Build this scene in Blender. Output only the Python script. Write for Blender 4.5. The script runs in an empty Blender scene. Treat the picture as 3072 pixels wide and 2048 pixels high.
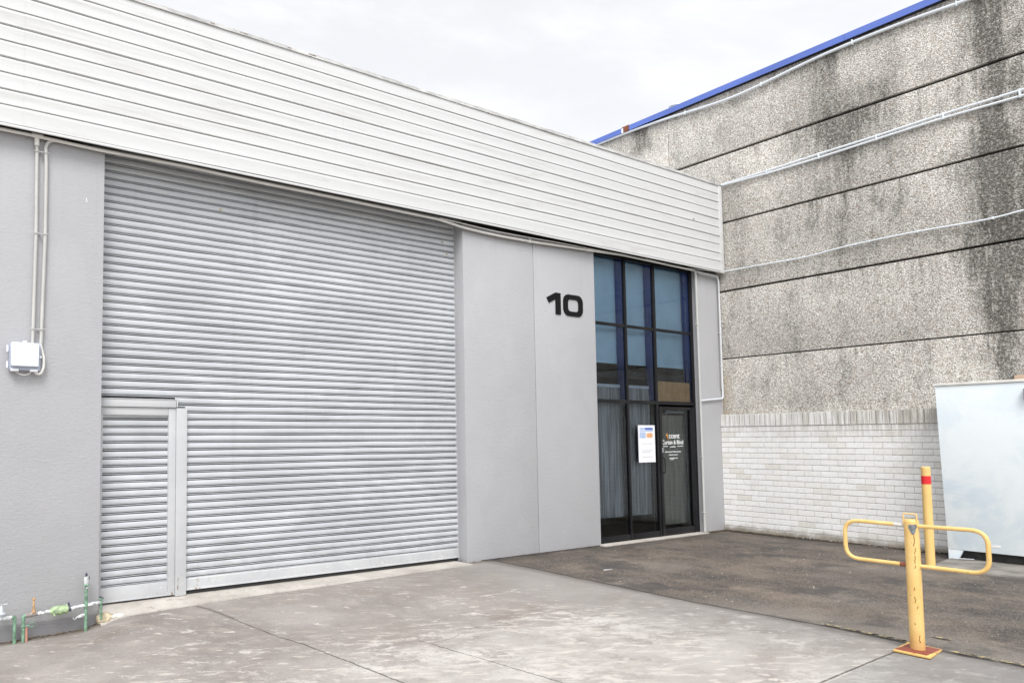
import bpy, bmesh, math, random
from mathutils import Vector, Matrix, noise as mnoise
random.seed(7)
R = math.radians
scene = bpy.context.scene
COL = scene.collection

# ------------------------------------------------------------------ materials
class NT:
    """small helper for building shader node trees"""
    def __init__(s, tree):
        s.t = tree; s.n = tree.nodes; s.l = tree.links
    def put(s, v, sock):
        if hasattr(v, 'is_linked') or hasattr(v, 'links'):
            s.l.new(v, sock)
        else:
            sock.default_value = v
    def m(s, op, *a, clamp=False):
        nd = s.n.new('ShaderNodeMath'); nd.operation = op; nd.use_clamp = clamp
        for i, v in enumerate(a): s.put(v, nd.inputs[i])
        return nd.outputs[0]
    def coord(s):
        return s.n.new('ShaderNodeTexCoord').outputs['Object']
    def pos(s):
        return s.n.new('ShaderNodeNewGeometry').outputs['Position']
    def xyz(s, v):
        nd = s.n.new('ShaderNodeSeparateXYZ'); s.l.new(v, nd.inputs[0]); return nd.outputs
    def scale(s, v, sc, loc=(0, 0, 0), rot=(0, 0, 0)):
        nd = s.n.new('ShaderNodeMapping'); s.l.new(v, nd.inputs[0])
        nd.inputs['Scale'].default_value = sc; nd.inputs['Location'].default_value = loc
        nd.inputs['Rotation'].default_value = rot
        return nd.outputs[0]
    def noise(s, v, sc, det=3, rough=.55, dist=0, col=False):
        nd = s.n.new('ShaderNodeTexNoise'); s.l.new(v, nd.inputs['Vector'])
        nd.inputs['Scale'].default_value = sc; nd.inputs['Detail'].default_value = det
        nd.inputs['Roughness'].default_value = rough; nd.inputs['Distortion'].default_value = dist
        return nd.outputs['Color' if col else 'Fac']
    def vor(s, v, sc, feat='F1'):
        nd = s.n.new('ShaderNodeTexVoronoi'); nd.feature = feat; s.l.new(v, nd.inputs['Vector'])
        nd.inputs['Scale'].default_value = sc
        return nd
    def ramp(s, f, stops, interp='LINEAR'):
        nd = s.n.new('ShaderNodeValToRGB'); s.l.new(f, nd.inputs[0]); cr = nd.color_ramp
        cr.interpolation = interp
        while len(cr.elements) < len(stops): cr.elements.new(.5)
        for e, (p, c) in zip(cr.elements, stops):
            e.position = p
            if not isinstance(c, (tuple, list)): c = (c, c, c)
            e.color = (*c[:3], 1)
        return nd.outputs[0]
    def ss(s, f, a, b, lo=0., hi=1.):
        nd = s.n.new('ShaderNodeMapRange'); nd.interpolation_type = 'SMOOTHSTEP'
        s.put(f, nd.inputs[0]); nd.inputs[1].default_value = a; nd.inputs[2].default_value = b
        nd.inputs[3].default_value = lo; nd.inputs[4].default_value = hi
        return nd.outputs[0]
    def mix(s, f, a, b, bt='MIX'):
        nd = s.n.new('ShaderNodeMix'); nd.data_type = 'RGBA'; nd.blend_type = bt
        s.put(f, nd.inputs[0])
        for v, i in ((a, 6), (b, 7)):
            if isinstance(v, (tuple, list)): v = (*v[:3], 1)
            elif isinstance(v, (int, float)): v = (v, v, v, 1)
            s.put(v, nd.inputs[i])
        return nd.outputs[2]
    def bump(s, h, strength=.3, dist=.01):
        nd = s.n.new('ShaderNodeBump'); s.l.new(h, nd.inputs['Height'])
        nd.inputs['Strength'].default_value = strength; nd.inputs['Distance'].default_value = dist
        return nd.outputs[0]

def new_mat(name):
    mt = bpy.data.materials.new(name); mt.use_nodes = True
    nt = NT(mt.node_tree); b = mt.node_tree.nodes['Principled BSDF']
    return mt, nt, b

def simple(name, col, rough=.5, metal=0, var=.08, vs=6, bump=0, bs=80, spec=.5, stretch=(1, 1, 1)):
    mt, n, b = new_mat(name)
    c = n.pos()
    f = n.noise(n.scale(c, stretch), vs, 4)
    k = n.ss(f, .25, .75, 1 - var, 1 + var)
    n.l.new(n.mix(1., col, k, 'MULTIPLY'), b.inputs['Base Color'])
    b.inputs['Roughness'].default_value = rough; b.inputs['Metallic'].default_value = metal
    b.inputs['Specular IOR Level'].default_value = spec
    if bump: n.l.new(n.bump(n.noise(c, bs, 3), bump, .005), b.inputs['Normal'])
    return mt

M = {}
# painted rendered wall
def mat_render():
    mt, n, b = new_mat('grey_wall_paint'); c = n.pos(); p = n.xyz(c)
    big = n.noise(c, .7, 4); fine = n.noise(n.scale(c, (1, 1, 2.2)), 22, 4, .6)
    k = n.m('ADD', n.ss(big, .3, .7, .955, 1.03), n.ss(fine, .35, .75, -.012, .012))
    col = n.mix(1., (.430, .431, .445), k, 'MULTIPLY')
    # splash-back dirt just above the paving
    grime = n.m('MULTIPLY', n.ss(n.m('ADD', p[2], n.m('MULTIPLY', n.noise(c, 5, 3), .25)), -.02, .22, 1, 0), n.noise(n.scale(c, (1, 1, .3)), 9, 3))
    col = n.mix(n.m('MULTIPLY', grime, .7), col, (.24, .23, .21))
    col = n.mix(n.m('MULTIPLY', n.ss(n.m('ADD', p[2], n.m('MULTIPLY', n.noise(c, 3, 3), .02)), -.02, -.035), .8), col, (.27, .27, .285))  # darker base band: shade below the pipes painted in, partly dirt
    # rain streaks below the eave
    st = n.m('MULTIPLY', n.ss(n.noise(n.scale(c, (9, 9, .25)), 1.5, 3), .55, .8), n.ss(p[2], 3.2, 4.6))
    col = n.mix(n.m('MULTIPLY', st, .16), col, (.25, .24, .23))
    pat = n.ss(n.noise(n.scale(c, (1.4, 1, .8), (7, 0, 3)), 1.1, 3, .5), .56, .60, 0, .14)
    col = n.mix(pat, col, (.50, .50, .515))
    sc_ = n.m('MULTIPLY', n.ss(n.noise(n.scale(c, (1, 1, 9)), 7, 4, .7), .62, .72, 0, .35), n.ss(p[2], 1.4, .3, .2, 1))
    col = n.mix(sc_, col, (.36, .36, .37))
    chips = n.ss(n.noise(n.scale(c, (1, 1, 2.5)), 14, 2, .5), .735, .76)
    col = n.mix(n.m('MULTIPLY', chips, .25), col, (.8, .8, .8))
    n.l.new(col, b.inputs['Base Color']); b.inputs['Roughness'].default_value = .62
    h = n.m('ADD', n.m('MULTIPLY', n.noise(n.scale(c, (1, 1, 2.6)), 13, 4, .65, 1.2), 1.), n.m('MULTIPLY', n.noise(c, 90, 2), .25))
    h = n.m('ADD', h, n.m('MULTIPLY', n.ss(n.noise(n.scale(c, (1, 1, 3.2), (3, 0, 9)), 17, 3, .5), .64, .72), 1.6))
    h = n.m('ADD', h, n.m('MULTIPLY', n.noise(c, 1.3, 2), 2.5))
    n.l.new(n.bump(h, .3, .012), b.inputs['Normal'])
    return mt
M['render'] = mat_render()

def mat_fascia():
    mt, n, b = new_mat('white_cladding_paint'); c = n.pos(); p = n.xyz(c)
    d = n.noise(n.scale(c, (.35, 1, 5)), 2.2, 5, .65, .6)
    col = n.mix(n.ss(d, .50, .74, 0, .6), (.655, .662, .662), (.50, .49, .465))
    s2 = n.noise(n.scale(c, (7, 1, .5)), 2.5, 4, .6)
    col = n.mix(n.ss(s2, .58, .8, 0, .16), col, (.50, .48, .44))
    sp = n.noise(c, 35, 2)
    col = n.mix(n.ss(sp, .72, .76, 0, .3), col, (.35, .30, .25))
    n.l.new(col, b.inputs['Base Color']); b.inputs['Roughness'].default_value = .42
    n.l.new(n.bump(n.noise(n.scale(c, (1, 1, 3)), 3, 2), .12, .02), b.inputs['Normal'])
    return mt
M['fascia'] = mat_fascia()

def mat_roller():
    mt, n, b = new_mat('roller_door_paint'); c = n.pos()
    d = n.noise(n.scale(c, (.6, 1, 1.2)), 1.6, 5, .6, .4)
    col = n.mix(n.ss(d, .3, .75), (.575, .597, .622), (.475, .495, .52))
    s = n.noise(n.scale(c, (.8, 1, 14)), 5, 4, .7)
    col = n.mix(n.ss(s, .58, .8, 0, .4), col, (.36, .37, .41))
    s3 = n.noise(n.scale(c, (16, 1, 1)), 4, 3, .6)
    col = n.mix(n.ss(s3, .6, .8, 0, .2), col, (.62, .64, .68))
    s4 = n.noise(n.scale(c, (5, 1, .35), (3, 0, 1)), 1.6, 4, .65)
    col = n.mix(n.ss(s4, .54, .78, 0, .22), col, (.36, .365, .39))
    s5 = n.noise(n.scale(c, (.8, 1, 1.5), (5, 0, 2)), 1.3, 5, .7, .8)
    col = n.mix(n.ss(s5, .52, .7, 0, .55), col, (.66, .68, .71))
    p = n.xyz(c)
    low = n.m('MULTIPLY', n.ss(n.m('ADD', p[2], n.m('MULTIPLY', n.noise(c, 2.5, 3), .7)), .35, 1.15, 1, 0), n.ss(n.noise(n.scale(c, (1, 1, 2)), 6, 4, .7), .4, .68))
    col = n.mix(n.m('MULTIPLY', low, .4), col, (.33, .32, .31))
    n.l.new(col, b.inputs['Base Color']); b.inputs['Roughness'].default_value = .36
    return mt
M['roller'] = mat_roller()

def mat_doorframe():
    mt, n, b = new_mat('door_frame_paint'); c = n.pos(); p = n.xyz(c)
    d = n.noise(c, 3, 4)
    col = n.mix(n.ss(d, .3, .7), (.55, .56, .57), (.49, .50, .515))
    # rust and chipped paint close to the ground
    rz = n.m('MULTIPLY', n.ss(p[2], .02, .32, 1, 0), n.ss(n.m('ABSOLUTE', n.m('ADD', p[0], 10.0)), .12, .35, 1, .12))
    r = n.m('MULTIPLY', n.ss(n.noise(n.scale(c, (1.6, 1, .6)), 13, 4, .65), .56, .66), rz)
    col = n.mix(r, col, (.24, .15, .075))
    r2 = n.m('MULTIPLY', n.ss(n.noise(n.scale(c, (.6, 1, 2), (3, 0, 0)), 17, 3, .6), .62, .66), n.ss(p[2], .05, .22, 1, 0))
    col = n.mix(n.m('MULTIPLY', r2, .7), col, (.75, .75, .74))
    n.l.new(col, b.inputs['Base Color']); b.inputs['Roughness'].default_value = .5
    return mt
M['dframe'] = mat_doorframe()

def mat_pebble():
    mt, n, b = new_mat('exposed_aggregate_concrete'); c = n.pos(); p = n.xyz(c)
    y, z = p[1], p[2]
    wv = n.mix(.035, c, n.noise(c, 9, 2, col=True), 'ADD')
    v = n.vor(wv, 62); v2 = n.vor(wv, 115)
    sep = n.n.new('ShaderNodeSeparateColor'); n.l.new(v.outputs['Color'], sep.inputs[0])
    rnd = sep.outputs[0]; rnd2 = sep.outputs[1]
    peb = n.ramp(rnd, [(0, (.52, .48, .42)), (.3, (.77, .735, .665)), (.65, (.90, .875, .82)), (1, (.96, .945, .90))])
    warm = n.mix(n.ss(rnd2, .75, .95, 0, .6), peb, (.44, .31, .22))
    gap = n.ss(v.outputs['Distance'], .42, .78)
    gap2 = n.ss(v2.outputs['Distance'], .45, .75)
    col = n.mix(n.m('MULTIPLY', gap, .72), warm, (.25, .23, .205))
    col = n.mix(n.m('MULTIPLY', gap2, .4), col, (.2, .18, .16))
    # weather stains running down the wall: real dirt bands at fixed places along it
    wob = n.m('MULTIPLY', n.m('SUBTRACT', n.noise(n.scale(c, (1, 1, .55)), 1.3, 4, .6), .5), 1.1)
    yw = n.m('ADD', y, wob)
    def band(y0, w, a, zt=None, zb=None):
        e = n.m('DIVIDE', n.m('SUBTRACT', yw, y0), w)
        g = n.m('MULTIPLY', n.m('EXPONENT', n.m('MULTIPLY', n.m('MULTIPLY', e, e), -1)), a)
        if zb is not None: g = n.m('MULTIPLY', g, n.ss(z, zb[0], zb[1]))
        if zt is not None: g = n.m('MULTIPLY', g, n.ss(z, zt[0], zt[1], 1, 0))
        return g
    bands = [band(-3.92, .24, .95, None, (1.2, 2.6)), band(-4.6, .35, .5), band(-1.95, .42, .62, None, (3.4, 6.4)),
             band(-1.3, .2, .18), band(-2.75, .16, .3, None, (4.2, 6.2)), band(1.52, .16, .75, None, (7.1, 7.5)),
             band(-.35, .25, .28, (6., 6.6), (3.2, 4.6)), band(-5.6, .5, .7), band(-7.4, .4, .6), band(-9.6, .7, .75)]
    tot = bands[0]
    for g in bands[1:]: tot = n.m('ADD', tot, g)
    streak = n.noise(n.scale(c, (1, 5.5, .45)), 1.5, 5, .65)
    st = n.m('MULTIPLY', tot, n.ss(streak, .25, .62, .35, 1.25))
    mot = n.ss(n.noise(n.scale(c, (1, 1.6, .8)), 2.1, 5, .7), .46, .75, 0, .5)
    low = n.ss(n.noise(n.scale(c, (1, 1, .6)), .55, 3), .42, .66, 0, .22)
    base_d = n.m('MULTIPLY', n.ss(z, 1.85, 2.5, 1, 0), .12)
    run = None
    for zj in (3.035, 4.25, 5.495, 6.742, 7.86):
        q_ = n.m('MULTIPLY', n.ss(z, zj - .75, zj, 0, 1), n.m('LESS_THAN', z, zj + .01))
        run = q_ if run is None else n.m('ADD', run, q_)
    run = n.m('MULTIPLY', n.m('MULTIPLY', run, n.ss(n.noise(n.scale(c, (1, 9, .5), (2, 0, 0)), 1.3, 5, .7), .45, .72)), .55)
    run = n.m('MULTIPLY', run, n.ss(y, -.6, -1.8, .25, 1))
    tt = n.m('ADD', n.m('ADD', n.m('ADD', n.m('ADD', st, run), mot), low), base_d, clamp=True)
    rag = n.m('MULTIPLY', tt, n.ss(n.noise(c, 26, 3, .7), .3, .62, .55, 1.15), clamp=True)
    dark = n.mix(1., col, (.22, .22, .215), 'MULTIPLY')
    col = n.mix(rag, col, dark)
    # yellow-brown run-off in the corner by the grey wall
    cor = n.m('MULTIPLY', n.m('MULTIPLY', n.ss(y, -.02, -.2, 1, 0), n.ss(z, 2.3, 3.3, 1, 0)), n.ss(n.noise(c, 6, 3), .35, .6, .3, 1))
    col = n.mix(n.m('MULTIPLY', cor, .6), col, (.42, .33, .2))
    oi = n.n.new('ShaderNodeObjectInfo').outputs['Random']
    tone = n.m('MULTIPLY', n.ss(n.noise(c, .8, 2), .3, .7, .97, 1.13), n.m('ADD', .94, n.m('MULTIPLY', oi, .12)))
    col = n.mix(1., col, tone, 'MULTIPLY')
    n.l.new(col, b.inputs['Base Color']); b.inputs['Roughness'].default_value = .85
    h = n.m('SUBTRACT', 1., v.outputs['Distance'])
    n.l.new(n.bump(h, .8, .012), b.inputs['Normal'])
    return mt
M['pebble'] = mat_pebble()

def mat_brick():
    mt, n, b = new_mat('white_brick'); c = n.pos(); p = n.xyz(c)
    rnd = n.n.new('ShaderNodeNewGeometry').outputs['Random Per Island']
    col = n.ramp(rnd, [(0, (.73, .70, .64)), (.08, (.79, .77, .73)), (.2, (.84, .83, .80)), (.6, (.86, .855, .84)), (.86, (.87, .865, .86)), (1, (.81, .80, .79))])
    k = n.ss(n.noise(c, 24, 4, .6), .3, .7, .95, 1.04)
    col = n.mix(1., col, k, 'MULTIPLY')
    # dirt under the coping and at the foot, heavier towards the enclosure
    top = n.m('MULTIPLY', n.ss(p[2], 1.5, 1.95), n.ss(n.noise(n.scale(c, (1, 12, .8)), 2, 4, .65), .30, .62))
    top = n.m('MULTIPLY', top, n.ss(p[1], -3., -.6, 1.1, .55))
    col = n.mix(n.m('MULTIPLY', top, .8, clamp=True), col, (.34, .31, .26))
    foot = n.m('MULTIPLY', n.ss(n.m('ADD', p[2], n.m('MULTIPLY', n.noise(c, 7, 3), .18)), .09, .25, 1, 0), .9)
    col = n.mix(foot, col, (.22, .19, .14))
    bl = n.ss(n.noise(n.scale(c, (1, 1, 1)), 2.4, 4, .6), .52, .75, 0, .22)
    col = n.mix(bl, col, (.55, .53, .5))
    n.l.new(col, b.inputs['Base Color']); b.inputs['Roughness'].default_value = .7
    n.l.new(n.bump(n.noise(c, 55, 4, .6), .35, .006), b.inputs['Normal'])
    return mt
M['brick'] = mat_brick()
M['mortar'] = simple('mortar', (.46, .445, .42), .9, vs=20, var=.25)

def seg_mask(n, x, y, pts, w, wob):
    """mask of a joint following a polyline that runs roughly along one axis"""
    tot = None
    for (ax, ay), (bx, by) in zip(pts[:-1], pts[1:]):
        if abs(by - ay) >= abs(bx - ax):
            u, v, u0, v0, u1, v1 = y, x, ay, ax, by, bx
        else:
            u, v, u0, v0, u1, v1 = x, y, ax, ay, bx, by
        s = (v1 - v0) / (u1 - u0)
        line = n.m('ADD', n.m('MULTIPLY', n.m('SUBTRACT', u, u0), s), v0)
        d = n.m('ABSOLUTE', n.m('ADD', n.m('SUBTRACT', v, line), wob))
        mk = n.ss(d, w * .45, w, 1, 0)
        lo, hi = min(u0, u1), max(u0, u1)
        mk = n.m('MULTIPLY', mk, n.m('MULTIPLY', n.m('GREATER_THAN', u, lo), n.m('LESS_THAN', u, hi)))
        tot = mk if tot is None else n.m('MAXIMUM', tot, mk)
    return tot

def mat_apron():
    mt, n, b = new_mat('worn_concrete_paving'); c = n.pos(); p = n.xyz(c); x, y = p[0], p[1]
    flat = n.scale(c, (1, 1, 0))
    dirn = n.scale(c, (1, 1, 0), rot=(0, 0, R(32)))
    rot = n.scale(dirn, (.6, 1.2, 0))
    warp = n.mix(.22, rot, n.noise(flat, 1.7, 3, col=True), 'ADD')
    base = n.ramp(n.noise(flat, .75, 6, .66), [(.3, (.190, .165, .150)), (.5, (.268, .243, .226)), (.7, (.355, .330, .305))])
    tint = n.noise(flat, 1.3, 3)
    base = n.mix(n.ss(tint, .4, .7, 0, .5), base, (.235, .205, .175))
    fine = n.ss(n.noise(flat, 45, 4, .7), .25, .75, .86, 1.12)
    base = n.mix(1., base, fine, 'MULTIPLY')
    # worn patches where the pale cement shows: denser away from the wall
    den = n.m('ADD', n.m('MULTIPLY', n.ss(y, -.6, -3.6, 0, 1), .125), n.m('MULTIPLY', n.ss(x, -7.3, -6., 0, 1), -.10))
    nn = n.m('ADD', n.noise(warp, 5.2, 7, .80, .4), den)
    m1 = n.ss(nn, .555, .68)
    reg = n.ss(n.noise(flat, .85, 3), .36, .58, .15, 1)
    m1 = n.m('MULTIPLY', m1, reg)
    m1 = n.m('MULTIPLY', m1, n.ss(n.noise(flat, 30, 4, .75), .32, .55, .25, 1))
    col = n.mix(n.m('MULTIPLY', m1, .85), base, (.60, .57, .53))
    mid = n.ss(n.noise(n.scale(dirn, (.6, 1.4, 0), (8, 1, 0)), 5.5, 5, .7), .5, .64, 0, .55)
    col = n.mix(mid, col, (.36, .325, .285))
    fl = n.m('ADD', n.noise(n.scale(dirn, (.5, 1.35, 0), (4, 7, 0)), 9.5, 4, .6, .3), n.m('MULTIPLY', den, .6))
    m2 = n.ss(fl, .63, .685)
    col = n.mix(n.m('MULTIPLY', m2, .62), col, (.60, .555, .49))
    br = n.ss(n.noise(n.scale(c, (1, 1, 0), (9, 2, 0)), 1.1, 4, .6), .55, .75, 0, .4)
    col = n.mix(br, col, (.19, .155, .125))
    oil = n.ss(n.noise(n.scale(c, (1, 1, 0), (3, 5, 0)), 2.3, 3, .5), .68, .8, 0, .35)
    col = n.mix(oil, col, (.10, .095, .09))
    dust = n.m('MULTIPLY', n.ss(n.m('ADD', n.noise(flat, 1.6, 6, .75), n.m('MULTIPLY', den, 1.2)), .5, .68), n.ss(y, -1.2, -3.2))
    col = n.mix(n.m('MULTIPLY', dust, .5), col, (.44, .415, .385))
    # smoother greyer bay beside the asphalt
    sm = n.ss(x, -7.4, -6.3)
    col = n.mix(n.m('MULTIPLY', sm, .35), col, (.215, .208, .202))
    # darker panel in front of the barrier post
    dk = n.m('MULTIPLY', n.m('GREATER_THAN', x, -7.5), n.m('LESS_THAN', y, -4.80))
    col = n.mix(n.m('MULTIPLY', dk, .35), col, (.13, .13, .13))
    wob = n.m('MULTIPLY', n.m('SUBTRACT', n.noise(flat, 6, 4, .6), .5), .05)
    wob2 = n.m('MULTIPLY', n.m('SUBTRACT', n.noise(flat, 3, 4, .6), .5), .22)
    jA = seg_mask(n, x, y, [(-9.99, -.19), (-9.62, -1.75), (-9.5, -3.1), (-9.3, -8)], .011, wob)
    jB = seg_mask(n, x, y, [(-8.78, -2.3), (-8.62, -3.7), (-8.4, -8)], .008, wob)
    jD = seg_mask(n, x, y, [(-6.1, -4.79), (-7.3, -4.77), (-16, -4.95)], .012, n.m('MULTIPLY', wob, .35))
    jC = seg_mask(n, x, y, [(-8.75, -2.45), (-8.05, -2.3)], .006, wob2)
    j = n.m('MAXIMUM', n.m('MAXIMUM', jA, jD), n.m('MAXIMUM', jB, n.m('MULTIPLY', jC, .6)))
    brk = n.ss(n.noise(flat, 9, 3), .3, .5, .35, 1)
    jj = n.m('MULTIPLY', j, brk)
    col = n.mix(n.m('MULTIPLY', jj, .85), col, (.06, .052, .045))
    # filled crack widening near the threshold
    ff = seg_mask(n, x, y, [(-9.99, -.19), (-9.84, -.85)], .04, wob)
    col = n.mix(n.m('MULTIPLY', ff, .45), col, (.13, .115, .10))
    grit = n.ss(n.noise(flat, 38, 3, .6), .70, .74, 0, .5)
    col = n.mix(grit, col, (.11, .09, .075))
    ed = n.m('MULTIPLY', n.ss(n.m('ADD', x, n.m('MULTIPLY', n.noise(flat, 6, 4), .15)), -5.93, -5.74), .6)
    col = n.mix(ed, col, (.09, .08, .07))
    # damp dirt line at wall foot
    wf = n.m('MULTIPLY', n.ss(n.m('ADD', y, n.m('MULTIPLY', n.noise(flat, 5, 4), .12)), -.10, .0), .6)
    col = n.mix(wf, col, (.10, .085, .06))
    n.l.new(col, b.inputs['Base Color']); b.inputs['Roughness'].default_value = .82
    h = n.m('ADD', n.m('MULTIPLY', n.noise(flat, 70, 4, .7), .5), n.m('MULTIPLY', jj, -3))
    h = n.m('ADD', h, n.m('MULTIPLY', m1, .4))
    n.l.new(n.bump(h, .35, .006), b.inputs['Normal'])
    return mt
M['apron'] = mat_apron()

def mat_strip():
    mt, n, b = new_mat('pale_threshold_concrete'); c = n.pos()
    col = n.ramp(n.noise(c, 2.2, 6, .65), [(.3, (.34, .31, .275)), (.5, (.46, .43, .39)), (.7, (.56, .525, .48))])
    col = n.mix(n.ss(n.noise(c, 9, 4, .6), .58, .7, 0, .55), col, (.24, .20, .17))
    col = n.mix(1., col, n.ss(n.noise(c, 60, 3), .3, .7, .9, 1.08), 'MULTIPLY')
    n.l.new(col, b.inputs['Base Color']); b.inputs['Roughness'].default_value = .8
    n.l.new(n.bump(n.noise(c, 60, 4), .3, .005), b.inputs['Normal'])
    return mt
M['strip'] = mat_strip()

def mat_asphalt():
    mt, n, b = new_mat('weathered_asphalt'); c = n.pos(); p = n.xyz(c); x, y = p[0], p[1]
    flat = n.scale(c, (1, 1, 0))
    base = n.ramp(n.noise(flat, 1.1, 6, .7), [(.33, (.050, .041, .036)), (.5, (.110, .087, .069)), (.67, (.215, .170, .132))])
    v = n.vor(flat, 90)
    sep = n.n.new('ShaderNodeSeparateColor'); n.l.new(v.outputs['Color'], sep.inputs[0])
    st = n.ss(sep.outputs[0], .45, 1, 0, .6)
    col = n.mix(st, base, (.26, .235, .205))
    col = n.mix(n.ss(v.outputs['Distance'], .5, .8, 0, .5), col, (.025, .023, .022))
    # paler, sandier towards the driveway edge and towards the street
    e = n.m('MULTIPLY', n.ss(x, -4.9, -5.75), n.ss(y, -2.4, -3.8))
    e = n.m('MAXIMUM', e, n.ss(n.noise(n.scale(c, (1, 1, 0), (1, 4, 0)), .7, 4), .5, .72, 0, .6))
    col = n.mix(n.m('MULTIPLY', e, .6), col, (.24, .218, .19))
    col = n.mix(n.ss(n.noise(flat, 1.9, 4, .6), .56, .74, 0, .4), col, (.13, .105, .08))
    # damp dark zones
    dp = n.ss(n.noise(n.scale(c, (1, 1, 0), (5, 9, 0)), 1.0, 5, .68), .49, .64, 0, .65)
    col = n.mix(dp, col, (.035, .034, .036))
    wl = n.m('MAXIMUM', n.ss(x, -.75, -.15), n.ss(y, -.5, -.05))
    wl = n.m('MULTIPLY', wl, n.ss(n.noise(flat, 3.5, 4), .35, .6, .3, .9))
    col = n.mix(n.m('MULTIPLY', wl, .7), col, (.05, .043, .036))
    # pale grit specks
    g = n.vor(n.scale(c, (1, 1, 0), (.3, .1, 0)), 17)
    sg = n.n.new('ShaderNodeSeparateColor'); n.l.new(g.outputs['Color'], sg.inputs[0])
    gm = n.m('MULTIPLY', n.ss(g.outputs['Distance'], .07, .13, 1, 0), n.m('GREATER_THAN', sg.outputs[1], .93))
    col = n.mix(n.m('MULTIPLY', gm, .7), col, (.55, .5, .42))
    n.l.new(col, b.inputs['Base Color']); b.inputs['Roughness'].default_value = .78
    b.inputs['Specular IOR Level'].default_value = .4
    h = n.m('SUBTRACT', n.m('MULTIPLY', n.noise(flat, 60, 4, .7), .6), v.outputs['Distance'])
    n.l.new(n.bump(h, .6, .006), b.inputs['Normal'])
    return mt
M['asphalt'] = mat_asphalt()
M['jointfill'] = simple('joint_filler', (.045, .04, .036), .9, vs=30, var=.5)

def mat_flaky(name, col, z0=None):
    """faded road paint mostly worn away, over asphalt"""
    mt, n, b = new_mat(name); c = n.pos()
    f = n.ss(n.noise(n.scale(c, (1, 1, 0)), 26, 5, .75), .47, .56)
    cc = n.mix(f, (.10, .09, .08), col)
    n.l.new(cc, b.inputs['Base Color']); b.inputs['Roughness'].default_value = .8
    return mt
M['linepaint'] = mat_flaky('worn_yellow_line_paint', (.42, .34, .17))

def mat_enclosure():
    mt, n, b = new_mat('patchy_pale_blue_paint'); c = n.pos(); p = n.xyz(c)
    f = n.noise(c, 1.5, 6, .62, .5)
    f2 = n.noise(n.scale(c, (1, 1, 1), (3, 1, 7)), .7, 3)
    m = n.m('MULTIPLY', n.ss(f, .44, .62), n.ss(f2, .36, .6, .3, 1))
    m = n.m('MULTIPLY', m, n.ss(p[2], 1.9, .9, .45, 1.))
    col = n.mix(m, (.83, .885, .905), (.65, .76, .83))
    col = n.mix(n.m('MULTIPLY', n.ss(n.noise(c, 5, 5, .7), .6, .72), .35), col, (.84, .85, .85))
    sp = n.ss(n.noise(c, 24, 3, .6), .70, .74, 0, .4)
    col = n.mix(sp, col, (.40, .45, .5))
    n.l.new(col, b.inputs['Base Color']); b.inputs['Roughness'].default_value = .55
    n.l.new(n.bump(n.noise(c, 8, 4), .25, .01), b.inputs['Normal'])
    return mt
M['enclosure'] = mat_enclosure()
M['enc_base'] = simple('dark_plinth', (.035, .035, .034), .85, vs=9, var=.4, bump=.5)
M['enc_cap'] = simple('cream_cap_paint', (.80, .79, .74), .6, vs=8, var=.1)

def mat_yellow():
    mt, n, b = new_mat('chipped_yellow_paint'); c = n.pos(); p = n.xyz(c)
    col = n.mix(n.ss(n.noise(c, 7, 4), .3, .7), (.80, .545, .215), (.73, .47, .16))
    ch = n.ss(n.noise(n.scale(c, (1.5, 1.5, .6)), 38, 3, .6), .685, .70)
    col = n.mix(n.m('MULTIPLY', ch, .85), col, (.17, .10, .04))
    n.l.new(col, b.inputs['Base Color']); b.inputs['Roughness'].default_value = .38
    gr = n.m('MULTIPLY', n.ss(n.m('ADD', p[2], n.m('MULTIPLY', n.noise(c, 12, 3), .2)), .06, .3, 1, 0), .6)
    col = n.mix(gr, col, (.42, .22, .09))
    sc = n.ss(n.noise(n.scale(c, (1, 1, 1)), 22, 5, .75), .60, .66, 0, .35)
    col = n.mix(sc, col, (.86, .70, .42))
    n.l.new(col, b.inputs['Base Color']); n.l.new(n.ss(n.noise(c, 18, 4), .3, .7, .32, .62), b.inputs['Roughness'])
    n.l.new(n.bump(n.noise(c, 40, 3), .15, .004), b.inputs['Normal'])
    return mt
M['yellow'] = mat_yellow()
M['yellow_clean'] = simple('yellow_sleeve', (.80, .54, .20), .4, vs=5, var=.05)
M['red'] = simple('red_reflective_band', (.72, .025, .03), .35, var=.05)

def mat_plate():
    mt, n, b = new_mat('rusty_yellow_plate'); c = n.coord(); p = n.xyz(c)
    ax = n.m('ABSOLUTE', p[0]); ay = n.m('ABSOLUTE', p[1])
    inner = n.m('MULTIPLY', n.ss(n.m('ADD', ax, n.m('MULTIPLY', n.noise(c, 14, 3), .03)), .155, .168, 1, 0), n.ss(n.m('ADD', ay, n.m('MULTIPLY', n.noise(c, 14, 3), .03)), .112, .122, 1, 0))
    rust = n.mix(n.noise(c, 22, 3), (.16, .035, .022), (.30, .075, .045))
    col = n.mix(inner, (.72, .46, .15), rust)
    col = n.mix(n.ss(n.noise(c, 30, 3), .62, .68), col, (.2, .07, .03))
    n.l.new(col, b.inputs['Base Color']); b.inputs['Roughness'].default_value = .6
    return mt
M['plate'] = mat_plate()
M['galv'] = simple('bare_grey_metal', (.30, .31, .32), .5, metal=.3, vs=40, var=.3)
M['pvc'] = simple('white_pvc', (.74, .73, .69), .4, vs=4, var=.06)
M['pvc_grey'] = simple('painted_grey_pvc', (.52, .52, .50), .5, vs=4, var=.06)
M['pvc_blue'] = simple('pale_blue_white_pvc', (.72, .76, .80), .35, vs=4, var=.05)
M['cable_dark'] = simple('dark_cable', (.03, .03, .03), .5)
M['white_box'] = simple('white_box_plastic', (.80, .83, .87), .35, vs=3, var=.03)
M['box_shadow'] = simple('shaded_box_plastic', (.42, .46, .56), .5, vs=3, var=.05)  # box body: shade put into a darker copy of the white plastic
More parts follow.
